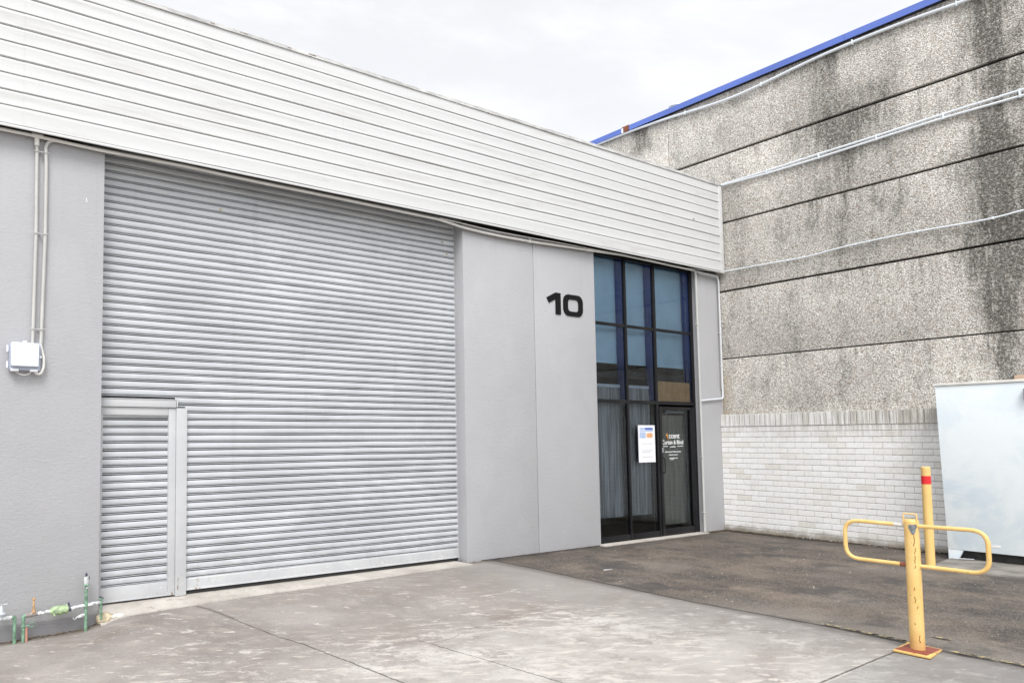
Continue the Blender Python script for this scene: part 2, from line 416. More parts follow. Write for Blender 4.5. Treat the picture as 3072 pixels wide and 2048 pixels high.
M['blue_flash'] = simple('blue_roof_flashing_paint', (.115, .185, .56), .4, vs=3, var=.1, stretch=(1, .4, 3))
M['rust'] = simple('rust', (.22, .07, .04), .8, vs=15, var=.4)
M['bronze'] = simple('dark_bronze_aluminium', (.008, .008, .010), .4, metal=0, vs=5, var=.15, spec=.3)
M['navy'] = simple('navy_reveal_paint', (.07, .11, .33), .5, vs=5, var=.1)
M['black'] = simple('black_lettering', (.006, .006, .007), .5, spec=.2)
M['white'] = simple('white_vinyl', (.85, .85, .85), .5, var=.02)
M['orange'] = simple('orange_vinyl', (.75, .33, .07), .5, var=.02)
M['blind'] = simple('roller_blind_cloth', (.62, .82, .92), .8, vs=3, var=.06)
M['card'] = simple('brown_card', (.62, .38, .18), .85, vs=8, var=.12)
M['int_wall'] = simple('interior_olive_wall', (.55, .50, .36), .8, vs=3, var=.2)
M['int_dark'] = simple('dark_interior', (.03, .025, .022), .8, vs=3, var=.2)
M['paper'] = simple('paper', (.86, .86, .90), .6, var=.02)
M['inkblue'] = simple('blue_ink', (.10, .17, .50), .6, var=.15, vs=40)
M['inkpale'] = simple('pale_blue_ink', (.45, .55, .75), .6, var=.2, vs=60)
M['inkorange'] = simple('orange_ink', (.75, .40, .18), .6, var=.3, vs=50)
M['inkgrey'] = simple('grey_ink', (.35, .35, .37), .6)
M['gasgreen'] = simple('green_pipe_paint', (.17, .30, .205), .65, vs=30, var=.45, bump=.3)
M['lime'] = simple('pale_green_valve', (.33, .43, .25), .6, vs=30, var=.5, bump=.5)
M['wrap'] = simple('white_flaking_pipe_paint', (.54, .56, .56), .7, vs=45, var=.5, bump=.6, bs=60)
M['brass'] = simple('orange_brass', (.50, .32, .17), .6, vs=25, var=.3)
M['dirtypipe'] = simple('dirty_pipe', (.30, .26, .24), .7, vs=40, var=.4)
M['pinkpipe'] = simple('salmon_pipe', (.55, .27, .21), .6)
M['darkmetal'] = simple('dark_spindle', (.05, .055, .09), .5)
M['rubble'] = simple('broken_cream_render', (.46, .39, .27), .9, vs=12, var=.35, bump=.8, bs=40)
M['chip'] = simple('pale_litter', (.65, .62, .55), .8, vs=30, var=.3)
M['leaf'] = simple('dry_leaf_litter', (.16, .11, .06), .9, vs=40, var=.6)
M['roofmetal'] = simple('roof_sheet', (.45, .46, .48), .5, metal=.3)
M['vent'] = simple('pale_roof_vent_metal', (.62, .66, .70), .45, metal=.2)
M['terrain'] = simple('dull_ground', (.16, .15, .13), .9, vs=.3, var=.2)
M['gapdark'] = simple('shadow_gap', (.02, .018, .016), .9)

def mat_curtain():
    mt, n, b = new_mat('sheer_curtain_cloth'); c = n.pos()
    f = n.noise(n.scale(c, (34, 1, .5)), 1.6, 3, .6)
    col = n.mix(n.ss(f, .35, .68), (.30, .29, .28), (.62, .61, .60))
    n.l.new(col, b.inputs['Base Color']); b.inputs['Roughness'].default_value = .9
    return mt
M['curtain'] = mat_curtain()

def mat_glass():
    mt = bpy.data.materials.new('tinted_glass'); mt.use_nodes = True
    t = mt.node_tree; t.nodes.clear(); n = NT(t)
    out = t.nodes.new('ShaderNodeOutputMaterial')
    tr = t.nodes.new('ShaderNodeBsdfTransparent'); tr.inputs[0].default_value = (.71, .79, .86, 1)
    gl = t.nodes.new('ShaderNodeBsdfGlossy'); gl.inputs['Roughness'].default_value = .015
    gl.inputs['Color'].default_value = (.80, .86, .9, 1)
    fr = t.nodes.new('ShaderNodeFresnel'); fr.inputs['IOR'].default_value = 1.5
    nrm = n.bump(n.noise(n.pos(), 1.4, 2), .03, .02); t.links.new(nrm, gl.inputs['Normal'])
    mx = t.nodes.new('ShaderNodeMixShader')
    t.links.new(fr.outputs[0], mx.inputs[0]); t.links.new(tr.outputs[0], mx.inputs[1]); t.links.new(gl.outputs[0], mx.inputs[2])
    t.links.new(mx.outputs[0], out.inputs[0])
    return mt
M['glass'] = mat_glass()

# ------------------------------------------------------------------ mesh builder
class MB:
    def __init__(s): s.v = []; s.f = []
    def box(s, x0, x1, y0, y1, z0, z1):
        b = len(s.v)
        s.v += [(x, y, z) for z in (z0, z1) for y in (y0, y1) for x in (x0, x1)]
        s.f += [tuple(b + i for i in q) for q in ((0, 2, 3, 1), (4, 5, 7, 6), (0, 1, 5, 4), (2, 6, 7, 3), (0, 4, 6, 2), (1, 3, 7, 5))]
        return s
    def tube(s, pts, r, n=12, cap=True):
        pts = [Vector(p) for p in pts]
        rs = r if isinstance(r, (list, tuple)) else [r] * len(pts)
        rings = []; prev = None
        for i, p in enumerate(pts):
            if i == 0: d = pts[1] - p
            elif i == len(pts) - 1: d = p - pts[i - 1]
            else: d = (pts[i + 1] - p).normalized() + (p - pts[i - 1]).normalized()
            d.normalize()
            if prev is None:
                a = Vector((0, 0, 1)) if abs(d.z) < .9 else Vector((1, 0, 0))
                u = d.cross(a).normalized()
            else:
                u = (prev - d * prev.dot(d)).normalized()
            prev = u; w = d.cross(u)
            b = len(s.v); rings.append(b)
            for k in range(n):
                t = 2 * math.pi * k / n
                s.v.append(tuple(p + (u * math.cos(t) + w * math.sin(t)) * rs[i]))
        for a, b in zip(rings[:-1], rings[1:]):
            for k in range(n):
                s.f.append((a + k, a + (k + 1) % n, b + (k + 1) % n, b + k))
        if cap:
            s.f.append(tuple(rings[0] + k for k in range(n))[::-1]); s.f.append(tuple(rings[-1] + k for k in range(n)))
        return s
    def cyl(s, c, r, h, n=24, r2=None):
        return s.tube([c, (c[0], c[1], c[2] + h)], [r, r if r2 is None else r2], n)
    def grid(s, fn, nu, nv):
        b = len(s.v)
        for j in range(nv + 1):
            for i in range(nu + 1): s.v.append(fn(i / nu, j / nv))
        for j in range(nv):
            for i in range(nu):
                a = b + j * (nu + 1) + i
                s.f.append((a, a + 1, a + nu + 2, a + nu + 1))
        return s
    def quad(s, *p):
        b = len(s.v); s.v += list(p); s.f.append(tuple(range(b, b + len(p)))); return s
    def prism(s, poly, fn, t0, t1):
        """poly: list of 2-D points, fn(u,v,t)->xyz"""
        b = len(s.v); k = len(poly)
        s.v += [fn(u, v, t0) for u, v in poly] + [fn(u, v, t1) for u, v in poly]
        s.f.append(tuple(b + i for i in range(k))[::-1]); s.f.append(tuple(b + k + i for i in range(k)))
        for i in range(k):
            j = (i + 1) % k; s.f.append((b + i, b + j, b + k + j, b + k + i))
        return s
    def build(s, name, mat, parent=None, label=None, cat=None, group=None, kind=None, smooth=True, bevel=0, origin=None):
        me = bpy.data.meshes.new(name)
        xs = [v[0] for v in s.v]; ys = [v[1] for v in s.v]; zs = [v[2] for v in s.v]
        o0 = origin or ((min(xs) + max(xs)) / 2, (min(ys) + max(ys)) / 2, min(zs))
        me.from_pydata([(v[0] - o0[0], v[1] - o0[1], v[2] - o0[2]) for v in s.v], [], s.f)
        bm = bmesh.new(); bm.from_mesh(me)
        bmesh.ops.recalc_face_normals(bm, faces=bm.faces)
        if bevel:
            ed = [e for e in bm.edges if len(e.link_faces) == 2 and e.calc_face_angle(0) > .6]
            bmesh.ops.bevel(bm, geom=ed, offset=bevel, segments=2, profile=.6, affect='EDGES')
        bm.to_mesh(me); bm.free()
        if smooth:
            me.polygons.foreach_set('use_smooth', [True] * len(me.polygons)); me.set_sharp_from_angle(angle=R(35))
        me.materials.append(M[mat] if isinstance(mat, str) else mat)
        o = bpy.data.objects.new(name, me); COL.objects.link(o)
        if parent is not None:
            o.parent = parent; pl = parent['_w'] if '_w' in parent else parent.location
            o.location = Vector(o0) - Vector(pl)
        else: o.location = o0
        o['_w'] = [float(c) for c in o0]
        if label: o['label'] = label
        if cat: o['category'] = cat
        if group: o['group'] = group
        if kind: o['kind'] = kind
        return o

def empty(name, loc, label, cat, group=None):
    o = bpy.data.objects.new(name, None); COL.objects.link(o); o.location = loc
    o.empty_display_size = .1; o['_w'] = [float(c) for c in loc]
    o['label'] = label; o['category'] = cat
    if group: o['group'] = group
    return o

def arc(c, r, a0, a1, plane, n=6):
    """points on an arc; plane gives which axes"""
    out = []
    for i in range(n + 1):
        a = R(a0 + (a1 - a0) * i / n); p = list(c)
        p[plane[0]] += r * math.cos(a); p[plane[1]] += r * math.sin(a); out.append(tuple(p))
    return out

def fillet(pts, r, n=5):
    """round the corners of a polyline"""
    pts = [Vector(p) for p in pts]; out = [pts[0]]
    for a, b, c in zip(pts[:-2], pts[1:-1], pts[2:]):
        d1 = (a - b).normalized(); d2 = (c - b).normalized()
        rr = min(r, (a - b).length * .49, (c - b).length * .49)
        p0 = b + d1 * rr; p1 = b + d2 * rr
        for i in range(n + 1):
            t = i / n; out.append(p0 * (1 - t) ** 2 + b * 2 * t * (1 - t) + p1 * t * t)
    out.append(pts[-1]); return out

def sm(t): t = max(0, min(1, t)); return t * t * (3 - 2 * t)
def interp(x, T):
    for (a, b), (c, d) in zip(T[:-1], T[1:]):
        if (a <= x <= c): return b + (d - b) * (x - a) / (c - a)
    return T[0][1] if x < T[0][0] else T[-1][1]

def apron_z(x, y):
    gentle = interp(x, [(-40, -.26), (-12, -.195), (-6, 0)])
    near = interp(x, [(-40, -.26), (-12, -.195), (-11.05, -.17), (-10.72, -.065), (-9.5, -.03), (-6, 0)])
    t = sm((y + 1.6) / 1.3)
    n_ = mnoise.noise(Vector((x * 1.1, y * 1.1, 0))) * .005 if y < -.3 and x < -6.3 else 0
    return gentle * (1 - t) + near * t + n_

# ------------------------------------------------------------------ ground
MB().quad((-400, -400, -.32), (400, -400, -.32), (400, 400, -.32), (-400, 400, -.32)).build('ground', 'terrain', kind='structure')
XE = [(-5.74, .1), (-5.745, -.5), (-5.785, -1.58), (-5.84, -2.9), (-5.76, -4.2), (-5.80, -4.77), (-5.84, -5.1), (-5.82, -5.45), (-5.9, -8), (-6, -30)]
def edge_x(y):
    T = sorted([(b, a) for a, b in XE]); return interp(y, T)
xs = [-40, -30, -22, -17, -14.5] + [-13.5 + .15 * i for i in range(0, 51)]
ys = [-30, -22, -16, -12, -10] + [-8.5 + .18 * i for i in range(0, 47)] + [.1]
def apr(i, j):
    y = ys[j]; x = xs[i] if i < len(xs) else edge_x(y)
    if i == len(xs) - 0: x = edge_x(y)
    return (x, y, apron_z(x, y))
a = MB(); nx = len(xs)
for j in range(len(ys)):
    for i in range(nx + 1): a.v.append(apr(i, j))
for j in range(len(ys) - 1):
    for i in range(nx):
        k = j * (nx + 1) + i; a.f.append((k, k + 1, k + nx + 2, k + nx + 1))
a.build('driveway', 'apron', kind='structure', label='mottled worn concrete driveway in front of the roller door')

# asphalt bay
as_ = MB(); NY = 60; NX = 40
def asf(u, v):
    y = -20 + (20.05) * v ** .6 if False else (-22 + 22.05 * (1 - (1 - v) ** 2))
    x0 = edge_x(y) + .012; x = x0 + (0 - x0) * u
    return (x, y, -.004 + .012 * mnoise.noise(Vector((x * .7, y * .7, 3))) * min(1, u * 6) * min(1, max(0, -y * 3)))
as_.grid(asf, NX, NY).build('asphalt_bay', 'asphalt', kind='structure', label='dark weathered asphalt bay in front of the shopfront')
# dark filled joint between driveway and asphalt
j = MB()
yy = [.05 - .12 * i for i in range(180)]
for k, y in enumerate(yy):
    w = .010 + .006 * mnoise.noise(Vector((0, y * 4, 0))); o_ = .014 * mnoise.noise(Vector((5, y * 5, 0))) + .006 * mnoise.noise(Vector((9, y * 19, 0)))
    j.v += [(edge_x(y) - w + o_, y, .0045), (edge_x(y) + w + .004 + o_, y, .0045)]
    if k: j.f.append((2 * k - 2, 2 * k - 1, 2 * k + 1, 2 * k))
j.build('paving_joint', 'jointfill', kind='structure')
# yellow line remnants
q = MB()
def patch(cx, cy, lx, ly, n=14):
    pts = []
    for i in range(n):
        t = 2 * math.pi * i / n; rr = 1 + .35 * mnoise.noise(Vector((cx * 3 + math.cos(t), cy * 3 + math.sin(t), 1)))
        pts.append((cx + lx * rr * math.cos(t), cy + ly * rr * math.sin(t), .0085))
    q.quad(*pts)
for y in (-4.17, -4.32, -4.45, -4.56, -4.66, -4.75, -5.1, -5.22, -5.38, -5.55, -5.8):
    patch(edge_x(y) + .05, y, .028, .075)
patch(-5.40, -4.84, .02, .07)
q.build('worn_line_marking', 'linepaint', kind='structure')
# threshold strip under the roller door
t = MB()
def strip(u, v):
    x = -10.93 + 4.75 * u
    yo = -.15 - .02 * math.sin(3 * u) + .006 * mnoise.noise(Vector((x * 3, 0, 0)))
    zo = apron_z(x, -.17) + .008
    y = .35 + (yo - .35) * v
    z = .0 if y > .17 else .0 + (zo - .0) * ((.17 - y) / (.17 - yo))
    return (x, y, z)
t.grid(strip, 60, 6)
b0 = len(t.v)
def lip(u, v):
    p = strip(u, 1); return (p[0], p[1] - .004 * v, p[2] - .03 * v)
t.grid(lip, 60, 1)
t.build('door_threshold', 'strip', kind='structure', label='pale concrete threshold strip under the roller door')
MB().box(-3.46, -.72, -.085, .07, -.02, .012).build('shopfront_sill', 'strip', kind='structure', bevel=.003)
# concrete slab under the enclosure
s = MB()
s.quad((-1.56, -3.45, .012), (-1.60, -3.8, .012), (-1.63, -4.05, .012), (-1.54, -4.35, .012), (-1.5, -9, .012), (0, -9, .012), (0, -3.4, .012), (-.6, -3.36, .012))
s.quad((-1.56, -3.45, .012), (-.6, -3.36, .012), (-.6, -3.355, -.02), (-1.565, -3.445, -.02))
for p, p2 in (((-1.56, -3.45), (-1.60, -3.8)), ((-1.60, -3.8), (-1.63, -4.05)), ((-1.63, -4.05), (-1.54, -4.35)), ((-1.54, -4.35), (-1.5, -9))):
    s.quad((p[0], p[1], .012), (p2[0], p2[1], .012), (p2[0] - .01, p2[1], -.02), (p[0] - .01, p[1], -.02))
s.build('enclosure_slab', 'strip', kind='structure')
bpy.data.objects['enclosure_slab'].data.materials[0] = simple('grey_slab_concrete', (.20, .185, .165), .85, vs=4, var=.35, bump=.4)

# ------------------------------------------------------------------ warehouse
W = empty('warehouse', (-10, .1, 0), 'grey rendered warehouse unit with ribbed white upper cladding and roller door', 'building')
def panel(x0, x1, z0=-.35, z1=4.562, y1=.16):
    return MB().box(x0, x1, 0, y1, z0, z1).build('wall_panel', 'render', W, bevel=.006)
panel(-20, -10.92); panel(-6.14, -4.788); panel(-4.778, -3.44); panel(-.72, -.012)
MB().box(-4.80, -4.76, .10, .15, -.3, 4.55).build('joint_sealant', 'gapdark', W)
MB().box(-20, -.012, .03, .16, 4.66, 5.6).build('lintel', 'int_dark', W)  # dark colour stands in for the shade of the eave void
MB().box(-3.44, -.72, .13, .16, 4.60, 4.655).build('head_filler', 'int_dark', W)
# jamb returns of the roller opening
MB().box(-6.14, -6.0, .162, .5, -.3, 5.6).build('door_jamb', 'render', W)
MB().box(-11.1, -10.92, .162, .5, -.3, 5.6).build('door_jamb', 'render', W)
rear = MB().box(-20, -19.8, .17, 14, -.3, 5.6).box(-19.8, -.02, 13.8, 14, -.3, 5.6).build('rear_wall', 'render', W)
MB().box(-20, -.02, .0, 14, 5.602, 5.7).build('roof', 'roofmetal', W)
# ribbed fascia
ZB, ZT = 4.602, 6.165; P = (ZT - ZB) / 10
def fascia_sheet(x0, x1, off):
    f = MB(); prof = []
    prof.append((-.12, ZT))
    for i in range(9):
        z = 6.000 - i * .154
        dp = (.0, .004, -.002, .006, .0, .007, -.001, .003, -.003)[i]
        prof += [(-.12, z + .034), (-.1215, z + .009), (-.117, z + .007), (-.090, z + .005), (-.090, z - .0030 - dp), (-.116, z - .0060 - dp), (-.1215, z - .026), (-.12, z - .034)]
    prof.append((-.12, ZB)); prof.append((-.085, ZB))
    nx_ = max(2, int((x1 - x0) / .25))
    def fn(u, v):
        k = int(round(v * (len(prof) - 1))); y, z = prof[k]; x = x0 + (x1 - x0) * u
        return (x, y + off + .0035 * mnoise.noise(Vector((x * .9, 0, z * 2.5))), z + .004 * mnoise.noise(Vector((x * .6, 7, z * 6))))
    f.grid(fn, nx_, len(prof) - 1)
    return f
fas = fascia_sheet(-11.705, -.12, 0).build('cladding', 'fascia', W)
fascia_sheet(-20, -11.695, .004).build('cladding', 'fascia', W)
ftop = MB()
def flash(x0, x1, dy):
    ftop.box(x0, x1, -.134 - dy, -.125, 6.150, 6.185); ftop.box(x0, x1, -.132 - dy, .06, 6.186, 6.192)
for k in range(7): flash(-20 + 2.85 * k, -20 + 2.85 * (k + 1) + (.02 if k < 6 else .0), .001 * (k % 2))
ftop.build('top_flashing', simple('grey_capping_metal', (.55, .55, .54), .5, vs=5, var=.3, stretch=(1, 1, 4)), fas)
for k, x in enumerate((-9.85, -9.5, -8.9, -8.62)):
    MB().box(x, x + .05 + .05 * (k % 2), -.136, -.134, 6.165, 6.178).build('rust_spot', 'dirtypipe', fas)
MB().box(-20, -.1, -.131, -.112, 4.566, 4.590).build('bottom_trim', 'fascia', fas, bevel=.002)
MB().box(-20, -.1, -.108, -.10, 4.569, 4.75).build('trim_backing', 'int_dark', fas)  # dark colour puts in the shadow line above the trim
MB().box(-.135, -.05, -.134, -.1, 4.562, 6.17).box(-.052, -.048, -.134, .0, 4.562, 6.17).build('end_trim', 'fascia', fas, bevel=.002)
MB().box(-20, -.03, -.02, -.002, 4.72, 6.1).build('cladding_backing', 'gapdark', fas)
# small rusty drip mark hardware on cladding near the right end
MB().box(-.95, -.89, -.124, -.117, 5.40, 5.43).build('stain_patch', 'dirtypipe', fas, bevel=.003)

# roller door
RP = .0805
prof = [(0, -.065), (.0095, -.065), (.0097, .004), (.0125, .0075), (.0165, .006), (.0167, -.065), (.0255, -.065), (.0257, .007), (.031, .0105), (.044, .0125), (.057, .0125), (.070, .011), (.080, .008)]
def slats(x0, x1, z0, z1, yb=.2, step=.16):
    f = MB(); n0 = int(math.floor(z0 / RP)); n1 = int(math.ceil(z1 / RP)); rows = []
    for i in range(n0, n1):
        for dz, dy in prof:
            z = i * RP + dz
            if z0 <= z <= z1: rows.append((z, dy, i))
    nx_ = max(3, int((x1 - x0) / step))
    def fn(u, v):
        z, dy, i = rows[int(round(v * (len(rows) - 1)))]; x = x0 + (x1 - x0) * u
        wz = .0045 * mnoise.noise(Vector((x * 1.1, i * 3.7, 0))) + .002 * mnoise.noise(Vector((x * 4, i * 1.7, 5)))
        wy = .014 * mnoise.noise(Vector((x * .7, 2, z * .6))) + .005 * mnoise.noise(Vector((x * 2.2, i * 2.1, 9)))
        return (x, yb - dy + wy, z + wz)
    f.grid(fn, nx_, len(rows) - 1)
    return f
RD = MB(); main = slats(-10.90, -6.10, 2.0925, 4.95)
for part in (slats(-9.985, -6.10, .15, 2.0935), slats(-10.10, -9.985, 1.99, 2.0935)):
    b = len(main.v); main.v += part.v; main.f += [tuple(b + i for i in f_) for f_ in part.f]
rd = main.build('roller_door', 'roller', W)
br = MB()
br.prism([(.186, .052), (.182, .16), (.192, .168), (.215, .168), (.215, .06), (.20, .045)], lambda u, v, t_: (t_, u, v), -9.972, -6.12)
br.box(-9.972, -6.12, .17, .186, .045, .062)
br.build('bottom_rail', 'dframe', rd, bevel=.002)
MB().box(-9.97, -6.12, .195, .215, .003, .030).build('rubber_seal', 'cable_dark', rd)
MB().box(-6.138, -6.12, .165, .26, 0, 4.9).build('guide_channel', 'bronze', rd)
for x_, z_ in ((-9.6, 4.22), (-6.36, 4.31), (-6.28, 4.16)): MB().box(x_, x_ + .026, .174, .182, z_, z_ + .022).build('mud_spot', 'rubble', rd, bevel=.003)
# access door in the roller
ad = slats(-10.875, -10.17, .155, 1.915, .2).build('access_door', 'roller', W)
fr = MB()
fr.box(-10.176, -10.098, .160, .205, .02, 1.985)       # outer stile
fr.box(-10.885, -10.177, .162, .205, 1.905, 1.985)     # top rail
fr.box(-10.90, -10.862, .164, .205, .02, 1.904)      # hinge stile behind the pier
fr.build('door_frame', 'dframe', ad, bevel=.002)
MB().box(-10.861, -10.177, .168, .205, .025, .165).box(-10.861, -10.1, .158, .17, .018, .03).build('kick_rail', 'dframe', ad, bevel=.002)
MB().box(-10.095, -9.975, .150, .21, .002, 1.985).build('door_post', 'dframe', rd, bevel=.002)
MB().box(-10.89, -10.102, .142, .21, 1.989, 2.068).box(-10.89, -10.09, .136, .145, 2.068, 2.076).build('header_rail', 'dframe', rd, bevel=.002)
MB().box(-10.094, -10.086, .140, .15, 1.992, 2.072).build('catch_plate', 'fascia', rd)
MB().box(-10.90, -6.1, .29, .30, 0, 4.9).build('door_backing', 'gapdark', rd)

# shopfront window
FX = [(-3.44, -3.34), (-2.608, -2.555), (-1.848, -1.785), (-.785, -.72)]
wf = MB()
for x0, x1 in FX: wf.box(x0, x1, .082, .118, .0, 4.62)
for (a0, a1), (b0_, b1) in zip(FX[:-1], FX[1:]):
    for z0, z1 in ((4.53, 4.62), (3.422, 3.470), (2.190, 2.245)): wf.box(a1, b0_, .086, .118, z0, z1)
for i in (0, 1): wf.box(FX[i][1], FX[i + 1][0], .086, .118, .0, .105)
sw = wf.build('shopfront_window', 'bronze', W, bevel=.003)
for x0, x1 in FX: MB().box(x0 - .006, x1, .120, .245, 2.26, 4.6).build('mullion_reveal', 'navy', sw)
for x0, x1 in FX[:3]: MB().box(x0, x1, .120, .17, .0, 2.16).build('mullion_reveal', 'bronze', sw)
for z0, z1 in ((4.53, 4.62), (3.43, 3.468), (2.19, 2.243)):
    for i in range(3): MB().box(FX[i][1], FX[i + 1][0] - .007, .120, .14, z0, z1).build('transom_reveal', 'bronze', sw)
for i in range(3):
    for z0, z1 in ((3.470, 4.53), (2.245, 3.422)) + (((.105, 2.190),) if i < 2 else ()):
        MB().quad((FX[i][1], .103, z0), (FX[i + 1][0], .103, z0), (FX[i + 1][0], .103, z1), (FX[i][1], .103, z1)).build('glass_pane', 'glass', sw)
# door leaf
dl = MB(); DX0, DX1 = -1.785, -.785
dl.box(DX0 + .004, DX0 + .075, .074, .112, .012, 2.155); dl.box(DX1 - .125, DX1 - .004, .074, .112, .012, 2.155)
dl.box(DX0 + .075, DX1 - .125, .074, .112, .012, .125); dl.box(DX0 + .075, DX1 - .125, .074, .112, 2.105, 2.155)
door = dl.build('entry_door', 'bronze', W, bevel=.003)
MB().quad((DX0 + .075, .094, .125), (DX1 - .125, .094, .125), (DX1 - .125, .094, 2.105), (DX0 + .075, .094, 2.105)).build('door_glass', 'glass', door)
MB().box(-1.755, -1.715, .058, .068, 1.385, 1.465).build('lock_plate', 'galv', door, bevel=.002)
MB().tube(fillet([(-1.735, .068, 1.05), (-1.735, .03, 1.05), (-1.735, .03, 1.3), (-1.735, .068, 1.3)], .02), .008, 8).build('door_handle', 'bronze', door)
MB().box(-1.49, -1.02, .125, .165, 2.05, 2.09).box(-1.69, -1.49, .13, .145, 2.035, 2.045).build('door_closer', 'galv', door, bevel=.003)
# door lettering
def text_mesh(s_, x, z, width, y, height):
    cu = bpy.data.curves.new('lettering_curve', 'FONT'); cu.body = s_; cu.size = 1; cu.extrude = .01; cu.offset = .012
    ob = bpy.data.objects.new('lettering_tmp', cu); COL.objects.link(ob)
    bpy.context.view_layer.update()
    dg = bpy.context.evaluated_depsgraph_get(); me = bpy.data.meshes.new_from_object(ob.evaluated_get(dg))
    bpy.data.objects.remove(ob); bpy.data.curves.remove(cu)
    vx = [v.co.x for v in me.vertices]; vy = [v.co.y for v in me.vertices]
    sx = width / (max(vx) - min(vx)); sz = height / (max(vy) - min(vy))
    mb = MB()
    mb.v = [(x + (v.co.x - min(vx)) * sx, y - .0015 * (v.co.z > 0), z + (v.co.y - min(vy)) * sz) for v in me.vertices]
    mb.f = [tuple(p.vertices) for p in me.polygons]
    bpy.data.meshes.remove(me); return mb
YG = .0925
let = text_mesh('ccent', -1.515, 1.622, .30, YG, .075)
def addmb(a_, b_):
    b = len(a_.v); a_.v += b_.v; a_.f += [tuple(b + i for i in f_) for f_ in b_.f]
let.build('door_lettering', 'white', door, smooth=False); let = text_mesh('Curtain & Blind', -1.70, 1.522, .585, YG, .072)
let.build('door_lettering', 'white', door, smooth=False); let = MB()
for x0, x1 in ((-1.70, -1.55), (-1.285, -1.115)): MB().box(x0, x1, YG - .001, YG, 1.484, 1.493).build('lettering_rule', 'white', door)
random.seed(3)
def scribble(x0, x1, z, h):
    x = x0
    while x < x1:
        w = random.uniform(.012, .03); w = min(w, x1 - x); dz = random.uniform(-.1, .25) * h
        let.box(x, x + w, YG - .001, YG, z + dz, z + h * random.uniform(.7, 1.0) + dz); x += w + random.uniform(.002, .009)
for a_ in ((-1.49, -1.335, 1.472, .018), (-1.63, -1.18, 1.388, .015), (-1.53, -1.28, 1.338, .014), (-1.52, -1.29, 1.284, .014), (-1.50, -1.40, 1.262, .012)):
    let = MB(); scribble(*a_); let.build('small_print', 'white', door, smooth=False)

sw_ = MB(); sw_.tube([(-1.562, YG, 1.712), (-1.562, YG, 1.68), (-1.555, YG, 1.64), (-1.538, YG, 1.605), (-1.515, YG, 1.59)], [.005, .008, .009, .007, .003], 6)
sw_.tube([(-1.595, YG, 1.665), (-1.57, YG, 1.672)], [.004, .010], 6)
sw_.build('lettering_swoosh', 'orange', door)
# interior
MB().box(-3.6, -.05, 1.7, 1.75, 0, 4.8).build('partition', 'int_wall', W)
for x_ in (-3.65, -.05): MB().box(x_, x_ + .03, .2, 1.75, 0, 4.8).build('side_partition', 'int_dark', W)
MB().box(-3.6, -.05, .17, 1.7, -.04, 0).build('interior_floor', 'int_dark', W)
MB().box(-3.6, -.05, .3, 1.7, 2.62, 2.72).build('mezzanine', 'int_dark', W)
MB().box(-3.6, -.05, .17, 1.7, 4.7, 4.75).build('interior_ceiling', 'int_dark', W)

# number 10 on the wall
num = MB(); fN = lambda u, v, t_: (u, t_, v)
def ring(outer, inner):
    b = len(num.v); k = len(outer)
    for y_ in (-.012, .004):
        num.v += [(u, y_, v) for u, v in outer] + [(u, y_, v) for u, v in inner]
    for i in range(k):
        j_ = (i + 1) % k
        num.f.append((b + i, b + j_, b + k + j_, b + k + i))
        num.f.append((b + i, b + 2 * k + i, b + 2 * k + j_, b + j_))
        num.f.append((b + k + i, b + k + j_, b + 3 * k + j_, b + 3 * k + i))
def rrect(cx, cz, w, h, r, n=6):
    out = []
    for (sx, sz, a0) in ((1, 1, 0), (-1, 1, 90), (-1, -1, 180), (1, -1, 270)):
        for i in range(n + 1):
            a_ = R(a0 + 90 * i / n); out.append((cx + sx * (w / 2 - r) + r * math.cos(a_), cz + sz * (h / 2 - r) + r * math.sin(a_)))
    return out
ring(rrect(-3.948, 3.635, .435, .325, .11), rrect(-3.948, 3.635, .235, .185, .055))
num.prism([(-4.225, 3.474), (-4.225, 3.797), (-4.335, 3.797), (-4.525, 3.708), (-4.475, 3.632), (-4.335, 3.700), (-4.335, 3.474)], fN, -.012, .004)
num.build('street_number', 'black', W, smooth=False, label='black number 10 fixed to the grey wall')
MB().tube([(-11.094, -.002, 4.05), (-11.093, -.002, 4.02), (-11.083, -.002, 4.003)], .0045, 6).build('paint_fleck', 'white', W)

# ------------------------------------------------------------------ blinds, curtains, card, poster
BN = ['leftmost of three pale roller blinds behind the upper glass', 'middle one of three pale roller blinds behind the upper glass', 'widest, rightmost of three pale roller blinds behind the upper glass']
for i in range(3):
    x0, x1 = FX[i][1] - .03, FX[i + 1][0] + .03; xm = (x0 + x1) / 2
    e = empty('roller_blind', (xm, .212, 2.83), BN[i], 'blind', 'roller blinds behind the upper shopfront glass')
    MB().grid(lambda u, v: (x0 + (x1 - x0) * u, .258 + .004 * math.sin(u * 5 + i) + .003 * v, 2.864 + 1.7 * v), 8, 4).build('cloth', 'blind', e)
    MB().box(x0, x1, .250, .264, 2.842, 2.864).build('hem_bar', 'blind', e, bevel=.003)
for i in range(2):
    x0, x1 = FX[i][1] - .01, FX[i + 1][0] + .01
    e = empty('sheer_curtain', ((x0 + x1) / 2, .22, .36), ('blue-grey pleated curtain in the left bay beside the number wall' if i == 0 else 'grey pleated curtain in the middle bay behind the white notice'), 'curtain', 'pleated curtains behind the lower shopfront glass')
    MB().grid(lambda u, v: (x0 + (x1 - x0) * u, .225 + .016 * math.sin(u * 68 + 2 * math.sin(v * 2 + i)) + .01 * mnoise.noise(Vector((u * 9, v * 3, i))), .37 + 2.08 * v), 110, 8).build('cloth', 'curtain', e)
    MB().box(x0, x1, .205, .235, 2.45, 2.50).build('heading_tape', 'pvc_blue', e, bevel=.002)
e = empty('sheer_curtain', (-1.30, .24, .16), 'olive curtain hanging behind the glass of the entry door', 'curtain')
